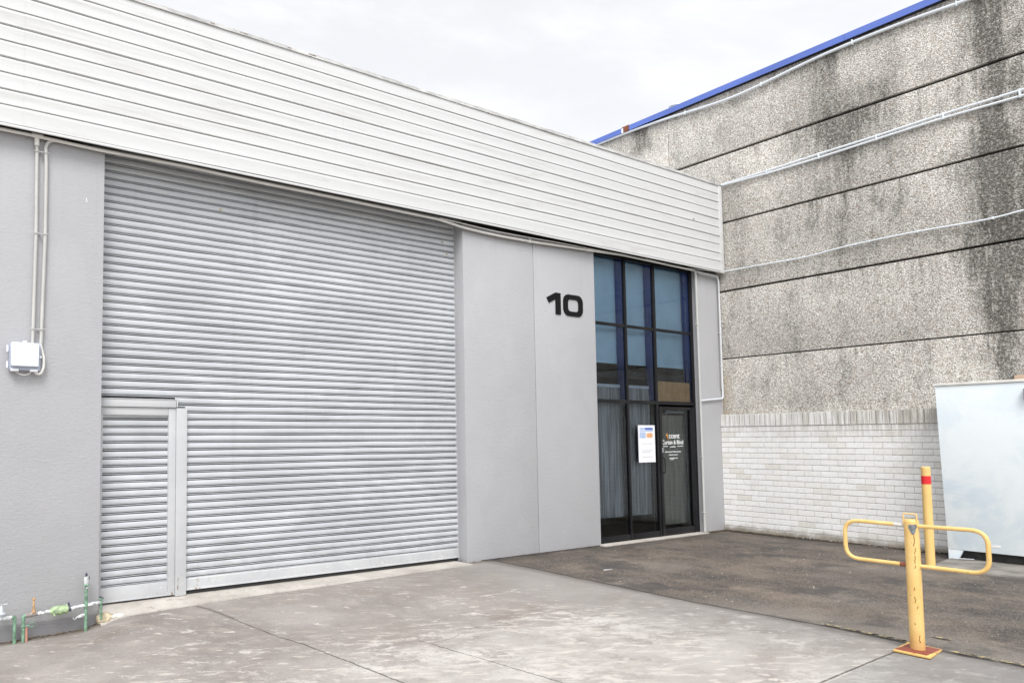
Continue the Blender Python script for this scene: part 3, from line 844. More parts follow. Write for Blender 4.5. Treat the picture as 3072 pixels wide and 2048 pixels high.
MB().grid(lambda u, v: (-1.76 + .93 * u, .235 + .008 * math.sin(u * 40), .16 + 1.86 * v), 60, 4).build('cloth', simple('olive_cloth', (.30, .275, .20), .9, vs=2, var=.2, stretch=(8, 1, .5)), e)
MB().quad((-1.76, .118, 2.25), (-.83, .118, 2.25), (-.815, .126, 2.585), (-1.77, .126, 2.585)).quad((-1.76, .122, 2.25), (-.83, .122, 2.25), (-.815, .130, 2.585), (-1.77, .130, 2.585)).build('card_sheet', 'card', label='brown card sheet leaning inside the glass above the entry door', cat='card')
po = MB().box(-2.365, -1.928, .070, .0735, 1.235, 1.84).build('notice', 'paper', label='white printed notice taped to the middle lower glass', cat='notice')
pi = MB(); MB().box(-2.19, -1.98, .0685, .070, 1.762, 1.80).build('printed_heading', 'inkblue', po)
MB().box(-2.33, -2.20, .0685, .070, 1.765, 1.80).box(-2.33, -1.98, .0685, .070, 1.735, 1.757).build('printed_band', 'inkpale', po)
MB().box(-2.33, -2.17, .0685, .070, 1.63, 1.725).build('printed_picture', 'inkpale', po)
MB().prism(rrect(-2.07, 1.675, .17, .075, .036), lambda u, v, t_: (u, t_, v), .0685, .070).build('printed_picture', 'inkorange', po)
for z in (1.535, 1.425, 1.40, 1.32): pi.box(-2.28, -2.0 - .05 * (z == 1.40), .0692, .070, z, z + .006)
pi.build('printed_lines', 'inkgrey', po)

# ------------------------------------------------------------------ conduits and cables on the facade
def conduit(name, pts, r, mat, label, cat='conduit', rad=.05, clips=None, wall='y', group=None, cap=True):
    o = MB().tube(fillet(pts, rad) if rad else pts, r, 10).build(name, mat, label=label, cat=cat, group=group)
    if clips:
        for c in clips:
            c = Vector(c)
            if wall == 'y': MB().box(c.x - .008, c.x + .008, c.y - r - .003, -.0015, c.z - r * 1.5, c.z + r * 1.5).build('clip', mat, o, bevel=.002)
            elif wall == 'yv': MB().box(c.x - r * 1.6, c.x + r * 1.6, c.y - r - .003, -.0015, c.z - .008, c.z + .008).build('clip', mat, o, bevel=.002)
            elif wall == 'x': MB().box(c.x - r - .003, -.0015, c.y - .009, c.y + .009, c.z - r * 1.5, c.z + r * 1.5).build('clip', mat, o, bevel=.002)
    return o
sag = [(-20, 4.56), (-13.5, 4.565), (-11.896, 4.570), (-11.572, 4.570), (-11.0, 4.558), (-10.11, 4.572), (-9.2, 4.560), (-8.1, 4.560), (-7.3, 4.552), (-6.6, 4.548), (-6.17, 4.502), (-5.8, 4.487), (-5.41, 4.484), (-4.73, 4.495), (-4.1, 4.520), (-3.6, 4.537), (-2.79, 4.567), (-1.9, 4.561), (-.91, 4.553)]
conduit('eave_conduit', [(x, -.045, z - .012) for x, z in sag], .017, 'pvc', 'long white conduit sagging below the white cladding', rad=.1,
        clips=[(x, -.045, interp(x, sag) - .008) for x in (-12.2, -4.9, -3.6)])
conduit('eave_cable', [(-6.6, -.07, 4.545), (-6.1, -.075, 4.53), (-5.6, -.075, 4.515), (-5.0, -.07, 4.525), (-4.2, -.07, 4.54), (-3.4, -.06, 4.548), (-2.8, -.06, 4.56)], .006, 'pvc', 'thin white cable above the sagging conduit at the eave', 'cable', rad=.1)
conduit('eave_cable', [(-2.2, -.06, 4.56), (-1.6, -.06, 4.545), (-1.2, -.05, 4.545), (-.6, -.05, 4.575), (-.12, -.04, 4.60)], .008, 'pvc', 'thin white cable ending at the round junction in the corner', 'cable', rad=.1)
G1 = 'vertical conduits running down to the white box'
conduit('drop_conduit', [(-11.570, -.03, 4.55), (-11.567, -.03, 4.4), (-11.560, -.03, 3.6), (-11.572, -.03, 2.55)], .0155, 'pvc_grey', 'straight grey conduit dropping from the tee to the white box', group=G1, rad=.02)
tee = MB().tube([(-11.62, -.045, 4.562), (-11.52, -.045, 4.562)], .024, 12).tube([(-11.57, -.04, 4.57), (-11.57, -.032, 4.47)], .024, 12)
tee.build('conduit_tee', 'pvc', label='white tee fitting where the straight drop conduit starts', cat='fitting')
conduit('drop_conduit', [(-11.36, -.035, 4.556), (-11.44, -.035, 4.553), (-11.49, -.03, 4.49), (-11.48, -.03, 4.3), (-11.478, -.03, 3.6), (-11.497, -.03, 2.6), (-11.50, -.03, 2.55)], .0165, 'pvc_grey', 'grey conduit bending off the eave conduit down to the white box', group=G1, rad=.05)
SD = []
for z, w in ((4.415, 0), (3.62, 0), (2.70, 0)):
    o = MB().tube([(-11.60, -.048, z), (-11.53, -.05, z - .006), (-11.455, -.048, z)], .004, 6).tube([(-11.528, -.05, z - .006), (-11.528, -.01, z - .006)], .008, 8)
    o.build('pipe_strap', 'pvc_grey', label={4.415: 'topmost strap across the two drop conduits', 3.62: 'middle strap across the two drop conduits', 2.70: 'lowest strap across the two drop conduits, just above the box'}[z], cat='strap', group='straps on the drop conduits')
# white junction box
jb = empty('junction_box', (-11.635, -.02, 2.29), 'white plastic junction box on the grey wall left of the roller door', 'junction box')
MB().box(-11.775, -11.505, -.075, -.004, 2.30, 2.548).build('body', 'box_shadow', jb, bevel=.008)
MB().box(-11.765, -11.527, -.115, -.076, 2.335, 2.555).build('lid', 'white_box', jb, bevel=.008)
for z in (2.50, 2.35):
    MB().tube([(-11.79, -.05, z + .03), (-11.79, -.05, z - .03)], .010, 8).build('hinge', 'white_box', jb)
MB().box(-11.665, -11.63, -.09, -.05, 2.557, 2.575).build('latch', 'white_box', jb, bevel=.003)
for x_ in (-11.765, -11.598): MB().box(x_, x_ + .07, -.085, -.03, 2.289, 2.312).build('foot_lug', 'white_box', jb, bevel=.003)
MB().tube([(-11.52, -.06, 2.43), (-11.505, -.085, 2.43)], .012, 8).build('screw_cap', 'white_box', jb)
conduit('flexible_conduit', [(-11.50, -.035, 2.55), (-11.488, -.04, 2.49), (-11.472, -.05, 2.42), (-11.474, -.055, 2.33), (-11.50, -.055, 2.275), (-11.53, -.055, 2.27), (-11.56, -.05, 2.30)], .0125, 'pvc', 'cream flexible conduit looping round the side of the white box', rad=.03)
conduit('loose_cable', [(-11.72, -.05, 2.29), (-11.68, -.06, 2.262), (-11.65, -.06, 2.256), (-11.61, -.06, 2.262), (-11.585, -.05, 2.285)], .004, 'pvc', 'thin cream cable hanging under the white box', 'cable', rad=.02)

# right of the window
conduit('corner_conduit', [(-.905, -.045, 4.545), (-.86, -.045, 4.52), (-.845, -.04, 4.3), (-.80, -.03, 2.3), (-.752, -.03, .03)] if False else [(-.9, -.045, 4.545), (-.795, -.04, 4.53), (-.775, -.03, 4.40), (-.765, -.03, 2.3), (-.765, -.03, .02)], .019, 'pvc_grey', 'grey conduit running down the right edge of the shopfront', rad=.04,
        clips=[(-.77, -.03, 3.6), (-.765, -.03, 1.3), (-.765, -.03, .35)], wall='yv')
conduit('loop_conduit', [(-.76, -.04, 4.53), (-.11, -.03, 4.525), (-.075, -.03, 4.46), (-.065, -.03, 2.40), (-.075, -.03, 2.325), (-.77, -.03, 2.27)], .014, 'pvc_blue', 'pale conduit loop framing the narrow grey pier in the corner', rad=.05,
        clips=[(-.07, -.03, 3.5), (-.07, -.03, 2.9)], wall='yv')
conduit('corner_pipe', [(-.72, -.052, 4.50), (-.16, -.05, 4.49), (-.115, -.045, 4.42), (-.11, -.04, 2.5)], .008, 'pvc_grey', 'thin grey pipe just inside the pale loop in the corner', rad=.04)
MB().tube([(-.10, -.075, 4.60), (-.10, -.015, 4.60)], .026, 14).build('junction_fitting', 'pvc', label='small round white junction under the cladding end', cat='fitting')

# ------------------------------------------------------------------ neighbouring building
NB = empty('neighbour_building', (6, -3, 0), 'tall neighbouring building of stained pebble-faced concrete panels with blue roof edge', 'building')
rows = [(1.70, 3.025), (3.046, 4.232), (4.267, 5.477), (5.512, 6.720), (6.766, 7.862)]
for k, (z0, z1) in enumerate(rows):
    MB().box(0, .14, -14, .899, z0, z1).build('wall_panel', 'pebble', NB, bevel=.006)
MB().box(0, .14, -14, 12, -.3, 1.695).build('wall_base', 'pebble', NB)
MB().box(0, .14, .909, 8, 1.70, 7.862).build('wall_panel', 'pebble', NB, bevel=.006)
MB().box(.06, .12, -13.9, 7.9, 1.70, 7.80).build('joint_backing', 'gapdark', NB)
MB().box(.15, 14, -14, -13.8, -.3, 7.7).box(.15, 14, 7.8, 8, -.3, 7.7).box(13.8, 14, -13.8, 7.8, -.3, 7.7).build('side_wall', 'pebble', NB)
rf = MB().quad((-.04, -14.1, 7.93), (14.1, -14.1, 9.0), (14.1, 8.1, 9.0), (-.04, 8.1, 7.93)).build('roof', 'roofmetal', NB)
fl = MB()
for y0, y1 in ((-14, -10.2), (-10.2, -6.2), (-6.2, -2.2), (-2.2, 1.70), (1.86, 4.6), (4.6, 8)):
    fl.prism([(-.075, 7.862), (-.085, 7.862), (-.088, 7.965), (-.03, 7.98), (.12, 7.986), (.12, 7.98), (-.03, 7.974), (-.078, 7.958)], lambda u, v, t_: (u, t_, v), y0, y1 - .004)
bf = fl.build('roof_flashing', 'blue_flash', NB, smooth=False)
MB().box(-.0885, -.07, 1.70, 1.855, 7.865, 7.978).build('flashing_overlap', 'rust', bf)
MB().box(-.090, -.07, 1.832, 1.875, 7.86, 7.95).build('flashing_patch', 'white', bf)
vt = MB().tube([(.7, 1.17, 8.15), (.7, 1.17, 8.33)], .10, 16).tube([(.7, 1.17, 8.33), (.7, 1.17, 8.36), (.7, 1.17, 8.375)], [.13, .12, .05], 16)
vt.build('roof_vent', 'vent', rf)
conduit('roof_edge_pipe', [(-.05, 3.5, 7.845), (-.05, 2.63, 7.86), (-.05, 1.7, 7.845), (-.05, .887, 7.80), (-.05, .3, 7.74), (-.05, -.3, 7.69), (-.05, -.8, 7.705), (-.05, -1.345, 7.753), (-.05, -1.814, 7.786), (-.05, -2.357, 7.797), (-.05, -3.047, 7.778), (-.05, -3.751, 7.72), (-.05, -6, 7.72), (-.05, -12, 7.75)], .024, 'pvc_blue', 'pale pipe running just under the blue roof edge', 'pipe', rad=.3,
        clips=[(-.05, y, z) for y, z in ((.5, 7.76), (-.9, 7.715), (-2.3, 7.796), (-3.6, 7.735))], wall='x')
up = [(-.095, 6.185), (-.93, 6.183), (-1.743, 6.200), (-2.549, 6.205), (-3.376, 6.225), (-4.242, 6.225), (-8, 6.23), (-13, 6.22)]
lo = [(-.13, 6.170), (-.93, 6.138), (-1.741, 6.137), (-2.547, 6.155), (-3.374, 6.168), (-4.239, 6.145), (-8, 6.15), (-13, 6.14)]
G2 = 'twin conduits strapped across the pebble wall'
conduit('wall_conduit', [(-.04, y, z) for y, z in up], .017, 'pvc_blue', 'upper of the twin conduits crossing the pebble wall', rad=.2, group=G2)
conduit('wall_conduit', [(-.04, y, z) for y, z in lo], .017, 'pvc_blue', 'lower of the twin conduits crossing the pebble wall', rad=.2, group=G2)
G3 = 'straps joining the twin conduits'
for k, y in enumerate((-.93, -1.743, -2.549, -3.376, -4.2)):
    z1 = interp(y, sorted(up)); z0 = interp(y, sorted(lo))
    nm = ['nearest the white cladding', 'second from the white cladding', 'third from the white cladding', 'fourth, at the dark stain', 'fifth, at the right edge of view'][k]
    MB().box(-.062, -.0015, y - .010, y + .010, z0 - .02, z1 + .02).build('conduit_strap', 'pvc_blue', label='strap on the twin conduits, ' + nm, cat='strap', group=G3, bevel=.002)
lowc = [(-.06, 4.600), (-.5, 4.592), (-1.0, 4.579), (-1.543, 4.565), (-1.93, 4.606), (-2.41, 4.619), (-2.9, 4.620), (-3.354, 4.603), (-3.69, 4.588), (-3.93, 4.592), (-4.17, 4.618), (-6, 4.62), (-12, 4.6)]
conduit('wall_cable', [(-.04, y, z) for y, z in lowc], .0125, 'pvc_blue', 'single wavy white cable crossing the pebble wall below the twin conduits', 'cable', rad=.2,
        clips=[(-.04, y, interp(y, sorted(lowc))) for y in (-1.2, -2.2, -3.0, -3.85)], wall='x')

# ------------------------------------------------------------------ brick wall
BW = empty('brick_wall', (-.06, -2.6, 0), 'low white brick wall with upright brick coping against the concrete building', 'wall')
bk = MB(); random.seed(11)
CH = 1.819 / 20.; BL = .2455; YE = -5.2; g = .005
def brick(x0, x1, y0, y1, z0, z1):
    e = .0025
    dx = random.uniform(-.0018, .0018)
    bk.prism([(z0 + e, x0 + e + dx), (z0 + 2 * e, x0 + dx), (z1 - 2 * e, x0 + dx), (z1 - e, x0 + e + dx), (z1 - e, x1), (z0 + e, x1)], lambda u, v, t_: (v, t_, u), y0 + random.uniform(0, .0015), y1 - random.uniform(0, .0015))
for c in range(20):
    z0 = c * CH + g / 2; z1 = (c + 1) * CH - g / 2
    y = -.002 + (0 if c % 2 == 0 else BL / 2)
    while y > YE:
        y1 = min(y, -.002); y0 = y - BL + g
        if y1 - y0 > .02: brick(-.11, -.03, y0, y1, z0, z1)
        y -= BL
bk.build('brickwork', 'brick', BW, smooth=False)
bk = MB(); y = -.002; SP = .0855
while y > YE:
    brick(-.118, -.005, y - SP + .010, y, 1.819 + .004, 2.036 + random.uniform(-.003, .003)); y -= SP
bk.build('coping', 'brick', BW, smooth=False)
MB().box(-.1055, -.002, YE, -.003, -.02, 2.015).build('mortar', 'mortar', BW)

# ------------------------------------------------------------------ painted enclosure
EN = empty('painted_enclosure', (-.4, -5.5, 0), 'tall pale blue and white painted enclosure with dark recessed base, right of the brick wall', 'enclosure')
enc = MB().prism([(-3.337, .130), (-3.288, 2.315), (-9, 2.315), (-9, .130)], lambda u, v, t_: (t_, u, v), -.60, -.13).build('wall', 'enclosure', EN, bevel=.008)
MB().box(-.615, -.12, -9.01, -3.275, 2.317, 2.352).build('cap', 'enc_cap', EN, bevel=.006)
MB().box(-.52, -.14, -8.9, -3.42, .0, .129).build('plinth', 'enc_base', EN)
MB().prism([(-3.34, .0), (-3.34, .129), (-3.50, .129), (-3.44, .0)], lambda u, v, t_: (t_, u, v), -.597, -.55).build('corner_foot', 'enclosure', EN)
MB().prism(rrect(-3.828, .222, .105, .034, .006, 2), lambda u, v, t_: (t_, u, v), -.6025, -.6).build('sticker', 'white', enc, label='small faded sticker low on the enclosure wall')
MB().box(-.603, -.602, -3.878, -3.778, .207, .2085).box(-.603, -.602, -3.878, -3.778, .235, .2365).build('sticker_border', 'rust', enc)
MB().box(-.60, -.49, -4.33, -4.115, 2.353, 2.405).build('loose_brick', simple('peach_brick', (.62, .45, .33), .85, bump=.4), label='loose peach brick lying on top of the painted enclosure', cat='brick', bevel=.006)
MB().box(-.66, -.601, -4.33, -4.205, 2.09, 2.23).build('wall_bracket', 'galv', label='small grey metal bracket at the right edge of the enclosure', cat='bracket', bevel=.005)

# ------------------------------------------------------------------ bollard
BO = empty('bollard', (-1.47, -3.437, 0), 'plain yellow bollard with one red band beside the painted enclosure', 'bollard')
MB().cyl((-1.47, -3.437, 0), .050, 1.238, 28).tube([(-1.47, -3.437, 1.238), (-1.47, -3.437, 1.250), (-1.47, -3.437, 1.254)], [.050, .046, .03], 28).build('post', 'yellow_clean', BO)
MB().tube([(-1.47, -3.437, 1.032), (-1.47, -3.437, 1.135)], .0515, 28, cap=False).build('red_band', 'red', BO)
MB().cyl((-1.47, -3.437, .0), .056, .012, 28).build('base_collar', 'yellow_clean', BO)

# ------------------------------------------------------------------ parking barrier
PX, PY = -5.965, -4.880
PB = empty('parking_barrier', (PX, PY, 0), 'chipped yellow parking barrier post with two rounded hoops on a rusty plate', 'barrier')
MB().cyl((PX, PY, .012), .0475, .972, 32).tube([(PX, PY, .984), (PX, PY, 1.0), (PX, PY, 1.004)], [.0475, .041, .02], 32).build('post', 'yellow', PB)
pl = MB().prism([(-6.145, -4.785), (-5.805, -4.757), (-5.82, -4.985), (-6.15, -5.02)], lambda u, v, t_: (u, v, t_), .002, .016)
pl.build('base_plate', 'plate', PB, bevel=.003, origin=(PX - .01, PY - .005, 0))
def hoop(sgn, yout):
    y0 = PY + sgn * .04
    pts = [(PX, y0, .952), (PX, yout, .957), (PX, yout, .648), (PX, y0, .648)]
    return MB().tube(fillet(pts, .105, 9), .0155, 14).build('hoop', 'yellow', PB)
h1 = hoop(1, -4.417); h2 = hoop(-1, -5.338)
MB().tube([(PX, PY + .046, .951), (PX, PY + .115, .9525)], .0168, 14).build('bare_sleeve', simple('bare_primer', (.55, .53, .50), .5, vs=50, var=.25), h1)
MB().tube([(PX, PY + .044, .648), (PX, PY + .085, .648)], .0168, 14).build('rusty_weld', 'rust', h1)
MB().tube(fillet([(PX - .02, PY + .043, .955), (PX - .02, PY + .043, 1.045), (PX - .02, PY - .043, 1.045), (PX - .02, PY - .043, .955)], .012), .0055, 8).build('top_loop', 'yellow', PB)
# worn patch showing the lock barrel
lk = MB(); aw = R(205)
def pw(u, v):
    return (PX + .0500 * math.cos(aw + u), PY + .0500 * math.sin(aw + u), v)
ring_ = [(-.5, .962), (-.25, .966), (.02, .963), (.3, .967), (.55, .965), (.62, .945), (.45, .925), (.30, .900), (.1, .886), (-.12, .892), (-.25, .910), (-.45, .93)]
cc = (PX + .052 * math.cos(aw), PY + .052 * math.sin(aw), .936); b = len(lk.v); lk.v += [cc] + [pw(u, v) for u, v in ring_]
for i in range(len(ring_)): lk.f.append((b, b + 1 + i, b + 1 + (i + 1) % len(ring_)))
lk.build('bare_patch', simple('dull_bare_steel', (.16, .175, .185), .7, vs=60, var=.5), PB)
M['crack'] = simple('brown_crack', (.14, .07, .02), .8); random.seed(5)
for (u0, z0_, z1_) in ((.12, .885, .80), (.2, .79, .74), (.18, .73, .66), (.1, .655, .62), (-.1, .49, .46), (-.05, .42, .36), (.12, .35, .32), (.2, .13, .06)):
    zz = z0_; pts = []
    while zz > z1_:
        pts.append(Vector(pw(u0 + random.uniform(-.09, .09), zz))); zz -= .012
    if len(pts) > 1: MB().tube(pts, .0017, 5).build('paint_crack', M['crack'], PB)

# ------------------------------------------------------------------ gas and water pipes at the left
Y = -.10
GA = empty('pipe_assembly', (-11.3, Y, -.18), 'green and white pipework with a pale green valve beside the roller door', 'pipework')
MB().tube(fillet([(-11.614, Y, -.20), (-11.614, Y, .050), (-11.585, Y, .050)], .028), .0155, 12).build('riser', 'gasgreen', GA)
MB().tube([(-11.595, Y, .050), (-11.56, Y, .052), (-11.52, Y, .054), (-11.495, Y, .055)], [.019, .021, .018, .016], 12).build('joint', 'dirtypipe', GA)
MB().tube([(-11.500, Y, .055), (-11.47, Y, .058), (-11.44, Y, .054), (-11.41, Y, .062), (-11.385, Y, .062)], [.014, .019, .015, .019, .015], 12).build('wrapped_pipe', 'wrap', GA)
MB().tube([(-11.528, Y, .07), (-11.528, Y, .085), (-11.528, Y, .12), (-11.528, Y, .185), (-11.528, Y, .19), (-11.528, Y, .203)], [.020, .017, .011, .010, .016, .015], 12).build('valve_stem', 'brass', GA)
MB().tube([(-11.390, Y, .062), (-11.375, Y, .062), (-11.365, Y, .063), (-11.31, Y, .064), (-11.305, Y, .064), (-11.285, Y, .064), (-11.28, Y, .065), (-11.235, Y, .066), (-11.225, Y, .066), (-11.215, Y, .066)], [.018, .028, .038, .042, .048, .048, .042, .042, .032, .02], 16).tube([(-11.355, Y - .03, .04), (-11.352, Y - .035, .022)], .010, 8).build('valve_body', 'lime', GA)
MB().tube([(-11.222, Y, .066), (-11.205, Y, .068)], .028, 12).tube([(-11.215, Y, .08), (-11.222, Y, .125)], .008, 8).build('valve_lever', 'darkmetal', GA)
MB().tube([(-11.208, Y, .066), (-11.19, Y, .06), (-11.16, Y, .072), (-11.12, Y, .074), (-11.08, Y, .078), (-11.04, Y, .08), (-11.0, Y, .084), (-10.96, Y, .086), (-10.93, Y, .086)], [.014, .020, .015, .018, .017, .018, .019, .017, .016], 12).build('wrapped_pipe', 'wrap', GA)
MB().tube([(-11.062, Y, -.19), (-11.062, Y, .24)], .0155, 12).tube([(-11.062, Y, .058), (-11.062, Y, .105)], .021, 12).build('riser', 'gasgreen', GA)
MB().tube([(-11.062, Y, .24), (-11.062, Y, .262), (-11.062, Y, .264), (-11.062, Y, .276)], [.012, .012, .030, .030], 14).build('flange', 'gasgreen', GA)
MB().tube([(-11.062, Y, .276), (-11.062, Y, .295), (-11.062, Y, .325), (-11.062, Y, .345), (-11.062, Y, .35)], [.022, .026, .024, .016, .008], 14).build('relief_valve', 'wrap', GA)
MB().tube([(-11.062, Y, .35), (-11.062, Y, .365), (-11.062, Y, .385)], [.010, .012, .004], 8).tube([(-11.04, Y, .30), (-11.035, Y, .345)], .005, 8).build('spindle', 'darkmetal', GA)
MB().tube([(-11.062, Y - .015, .245), (-11.062, Y - .025, .245)], .009, 10).build('test_plug', 'wrap', GA)
MB().tube([(-10.922, Y, -.07), (-10.922, Y, .115)], .0115, 12).tube([(-10.922, Y, .112), (-10.922, Y, .13)], .017, 12).build('riser', 'gasgreen', GA)
MB().tube([(-10.922, Y, .13), (-10.935, Y, .148)], [.012, .006], 8).tube([(-10.922, Y, .128), (-10.90, Y, .125)], .007, 8).build('tap', 'darkmetal', GA)
MB().tube([(-11.075, Y, -.012), (-11.10, Y, -.014), (-11.125, Y, -.022), (-11.145, Y, -.024)], [.015, .018, .014, .008], 12).tube([(-11.145, Y, -.024), (-11.165, Y, -.045), (-11.18, Y, -.022)], .005, 6).build('stub_pipe', 'wrap', GA)
MB().tube([(-11.545 + .024 * math.cos(R(a_)), Y - .02, -.034 + .018 * math.sin(R(a_))) for a_ in range(0, 361, 24)], .004, 6, cap=False).tube([(-11.635, Y - .02, -.040), (-11.56, Y - .02, -.036)], .005, 6).build('handwheel', 'gasgreen', GA)
MB().tube([(-11.586, Y, -.19), (-11.588, Y, -.052)], .0115, 12).build('drain_pipe', 'pinkpipe', GA)
GB = empty('meter_assembly', (-11.8, Y, -.19), 'green riser with white valve and bar handle at the far left edge', 'pipework')
MB().tube(fillet([(-11.688, Y, -.21), (-11.688, Y, .050), (-11.715, Y, .050)], .028), .0155, 12).build('riser', 'gasgreen', GB)
MB().tube([(-11.71, Y, .050), (-11.735, Y, .048), (-11.765, Y, .050), (-11.80, Y, .046), (-11.86, Y, .05), (-11.93, Y, .05), (-12.02, Y, .05), (-12.05, Y, .05)], [.016, .020, .018, .015, .021, .022, .018, .015], 12).build('wrapped_pipe', 'wrap', GB)
MB().tube([(-11.80, Y, .05), (-11.80, Y, .085), (-11.80, Y, .09), (-11.80, Y, .10), (-11.80, Y, .105), (-11.80, Y, .13), (-11.80, Y, .165)], [.018, .016, .040, .040, .022, .020, .008], 14).build('valve_body', 'vent', GB)
MB().tube([(-11.85, Y, .174), (-11.75, Y, .176)], .0035, 8).tube([(-11.80, Y, .16), (-11.80, Y, .176)], .006, 8).build('bar_handle', 'wrap', GB)
MB().tube(fillet([(-12.05, Y, .05), (-12.08, Y, .05), (-12.08, Y, -.21)], .028), .0155, 12).build('riser', 'gasgreen', GB)

# broken render and stones by the pier corner
def chunk(c, r, name, mat, label, cat, seed, sc=(1, 1, .7), group=None):
    bm = bmesh.new(); bmesh.ops.create_icosphere(bm, subdivisions=3, radius=1)
    for v in bm.verts:
        n_ = 1 + .28 * mnoise.noise(v.co * 1.6 + Vector((seed, 0, 0))) + .08 * mnoise.noise(v.co * 5)
        v.co = Vector((v.co.x * sc[0], v.co.y * sc[1], v.co.z * sc[2])) * n_ * r
    mb = MB(); mb.v = [tuple(v.co + Vector(c)) for v in bm.verts]; mb.f = [tuple(v.index for v in f.verts) for f in bm.faces]
    bm.free(); return mb.build(name, mat, label=label, cat=cat, group=group)
chunk((-10.865, -.05, -.085), .085, 'concrete_chunk', 'rubble', 'largest cream broken chunk at the foot of the pier corner', 'rubble', 1, (1.1, .9, .7))
chunk((-10.76, -.10, -.062), .045, 'concrete_chunk', 'chip', 'smaller pale chunk between the cream chunk and the threshold', 'rubble', 5, (1.4, .8, .5))
dirt = MB(); random.seed(21)
def scrap(mb, x, y, z, s_):
    a_ = random.uniform(0, 6.28); b_ = random.uniform(.4, 1); pts = []
    for i in range(5):
        t_ = a_ + i * 1.256; pts.append((x + s_ * math.cos(t_), y + s_ * b_ * math.sin(t_), z + random.uniform(0, s_ * .5)))
    mb.quad(*pts)
for i in range(420):
    x = random.uniform(-12.3, -10.75); d = abs(random.gauss(0, .022))
    scrap(dirt, x, -.004 - d, apron_z(x, -.05) + .004, random.uniform(.004, .012))
dirt.build('soil_debris', 'leaf', kind='stuff', label='soil and leaf debris along the left wall foot')
dirt = MB()
for i in range(900):
    if random.random() < .75: y = -random.uniform(0, 3.2); x = -.112 - abs(random.gauss(0, .035))
    else: x = -random.uniform(.15, .75); y = -.004 - abs(random.gauss(0, .03))
    scrap(dirt, x, y, .004, random.uniform(.005, .020))
for i in range(260):
    x = random.uniform(-6.1, -3.5); scrap(dirt, x, -.004 - abs(random.gauss(0, .016)), .003, random.uniform(.003, .009))
dirt.build('leaf_litter', 'leaf', kind='stuff', label='dry leaf litter gathered along the foot of the walls')
soil = MB()  # dark strips put in for the shaded gap at the wall foot
def ribbon(p0, p1, nrm, wid, z, seed):
    p0, p1, nrm = Vector(p0), Vector(p1), Vector(nrm); L_ = (p1 - p0).length; k = int(L_ / .04); b = len(soil.v)
    for i in range(k + 1):
        c_ = p0.lerp(p1, i / k); w_ = wid * (.55 + .9 * abs(mnoise.noise(Vector((i * .23, seed, 0)))) + .5 * abs(mnoise.noise(Vector((i * .9, seed, 4)))))
        soil.v += [(c_.x, c_.y, z + .006), (c_.x + nrm.x * w_, c_.y + nrm.y * w_, z)]
        if i: soil.f.append((b + 2 * i - 2, b + 2 * i - 1, b + 2 * i + 1, b + 2 * i))
ribbon((-.108, -.02, 0), (-.108, -5, 0), (-1, 0, 0), .038, .007, 1)
ribbon((-.74, -.001, 0), (-.10, -.001, 0), (0, -1, 0), .020, .006, 2)
ribbon((-5.9, -.001, 0), (-3.47, -.001, 0), (0, -1, 0), .014, .006, 3)
soil.build('foot_gap_strip', simple('dark_gap_fill', (.022, .018, .014), .95, vs=60, var=.6), kind='stuff', label='dark strip standing in for the shaded gap along the wall foot')
chips = MB()
for i in range(230):
    x = random.uniform(-5.6, -.3); y = random.uniform(-5.3, -.2); scrap(chips, x, y, .010, random.uniform(.003, .010))
for i in range(45):
    y = -random.uniform(1.2, 3.1); scrap(chips, -.15 - abs(random.gauss(0, .05)), y, .012, random.uniform(.008, .016))
chips.build('pale_chips', 'chip', kind='stuff', label='pale paint chips and grit scattered on the asphalt')
MB().quad((-5.17, -1.40, .014), (-5.06, -1.44, .020), (-5.055, -1.42, .018), (-5.165, -1.375, .016)).build('paper_scrap', 'paper', label='small white paper scrap lying on the asphalt below the number wall', cat='litter')
MB().quad((-.66, -3.46, .024), (-.63, -3.62, .030), (-.60, -3.61, .032), (-.62, -3.47, .026)).build('paper_scrap', 'paper', label='white paper scrap under the painted enclosure near the bollard', cat='litter')

# ------------------------------------------------------------------ camera
C0 = Vector((-12.738, -7.329, 1.65))
yaw, pit, rol = R(-32.096), R(3.434), R(-.308)
fw = Vector((math.sin(-yaw) * math.cos(pit), math.cos(yaw) * math.cos(pit), math.sin(pit)))
r_ = fw.cross(Vector((0, 0, 1))).normalized(); u_ = r_.cross(fw)
r2 = r_ * math.cos(rol) + u_ * math.sin(rol); u2 = -r_ * math.sin(rol) + u_ * math.cos(rol)
cam = bpy.data.cameras.new('camera'); co = bpy.data.objects.new('camera', cam); COL.objects.link(co)
m = Matrix((r2, u2, -fw)).transposed().to_4x4(); m.translation = C0; co.matrix_world = m
cam.sensor_width = 36; cam.lens = 1664.301 / 2352 * 36
cam.shift_x = 397.743 / 2352; cam.shift_y = 122.712 / 2352
cam.clip_start = .05; cam.clip_end = 2000
scene.camera = co

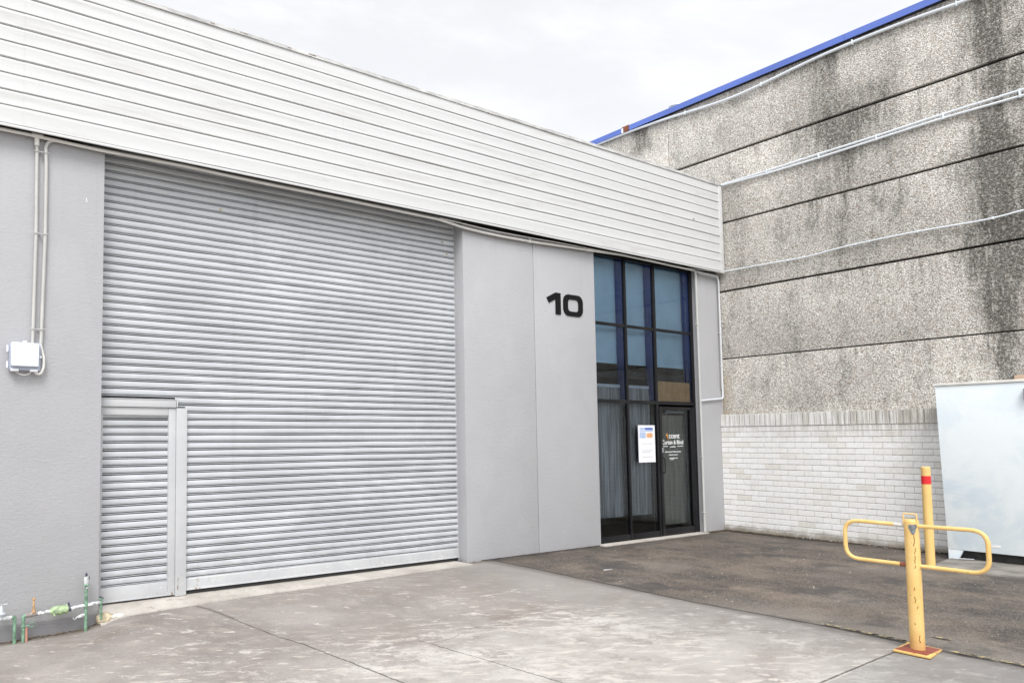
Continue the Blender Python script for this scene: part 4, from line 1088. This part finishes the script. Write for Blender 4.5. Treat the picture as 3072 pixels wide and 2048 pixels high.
# ------------------------------------------------------------------ light
SUN_EL, SUN_AZ = 52, 215     # azimuth clockwise from +Y
w = bpy.data.worlds.new('World'); scene.world = w; w.use_nodes = True
n = NT(w.node_tree); bg = w.node_tree.nodes['Background']
sky = w.node_tree.nodes.new('ShaderNodeTexSky'); sky.sky_type = 'NISHITA'; sky.sun_disc = False
sky.sun_elevation = R(SUN_EL); sky.sun_rotation = R(SUN_AZ); sky.air_density = 1.0; sky.dust_density = 3.0
lum = w.node_tree.nodes.new('ShaderNodeRGBToBW'); w.node_tree.links.new(sky.outputs[0], lum.inputs[0])
gen = w.node_tree.nodes.new('ShaderNodeTexCoord').outputs['Generated']
g3 = n.xyz(gen)
cl = n.noise(n.scale(gen, (1, 1, 2.6)), 2.3, 6, .6, .6)
sd = (math.sin(R(SUN_AZ)) * math.cos(R(SUN_EL)), math.cos(R(SUN_AZ)) * math.cos(R(SUN_EL)), math.sin(R(SUN_EL)))
dt = n.m('ADD', n.m('ADD', n.m('MULTIPLY', g3[0], sd[0]), n.m('MULTIPLY', g3[1], sd[1])), n.m('MULTIPLY', g3[2], sd[2]))
cloud = n.m('MULTIPLY', n.ss(cl, .34, .66, 6.85, 8.5), n.m('MULTIPLY', n.ss(dt, .3, .95, 1., 1.9), n.ss(g3[2], .02, .38, .38, 1.)))
white = n.mix(1., n.m('ADD', cloud, n.m('MULTIPLY', lum.outputs[0], .22)), (.985, .995, 1.02), 'MULTIPLY')
full = n.mix(.9, sky.outputs[0], white)
w.node_tree.links.new(full, bg.inputs[0]); bg.inputs[1].default_value = .12
sl = bpy.data.lights.new('sun', 'SUN'); sl.energy = 2.0; sl.angle = R(22); sl.color = (1, .985, .96)
so = bpy.data.objects.new('sun', sl); COL.objects.link(so)
d = Vector((math.sin(R(SUN_AZ)) * math.cos(R(SUN_EL)), math.cos(R(SUN_AZ)) * math.cos(R(SUN_EL)), math.sin(R(SUN_EL))))
so.rotation_euler = d.to_track_quat('Z', 'Y').to_euler(); so.location = (-14, -14, 12)

vs = scene.view_settings; vs.view_transform = 'Standard'; vs.look = 'None'; vs.gamma = 1; vs.use_curve_mapping = False
vs.exposure = .2
scene.cycles.max_bounces = 8; scene.cycles.transparent_max_bounces = 12
scene.cycles.use_denoising = True
for o in bpy.data.objects:
    if '_w' in o: del o['_w']
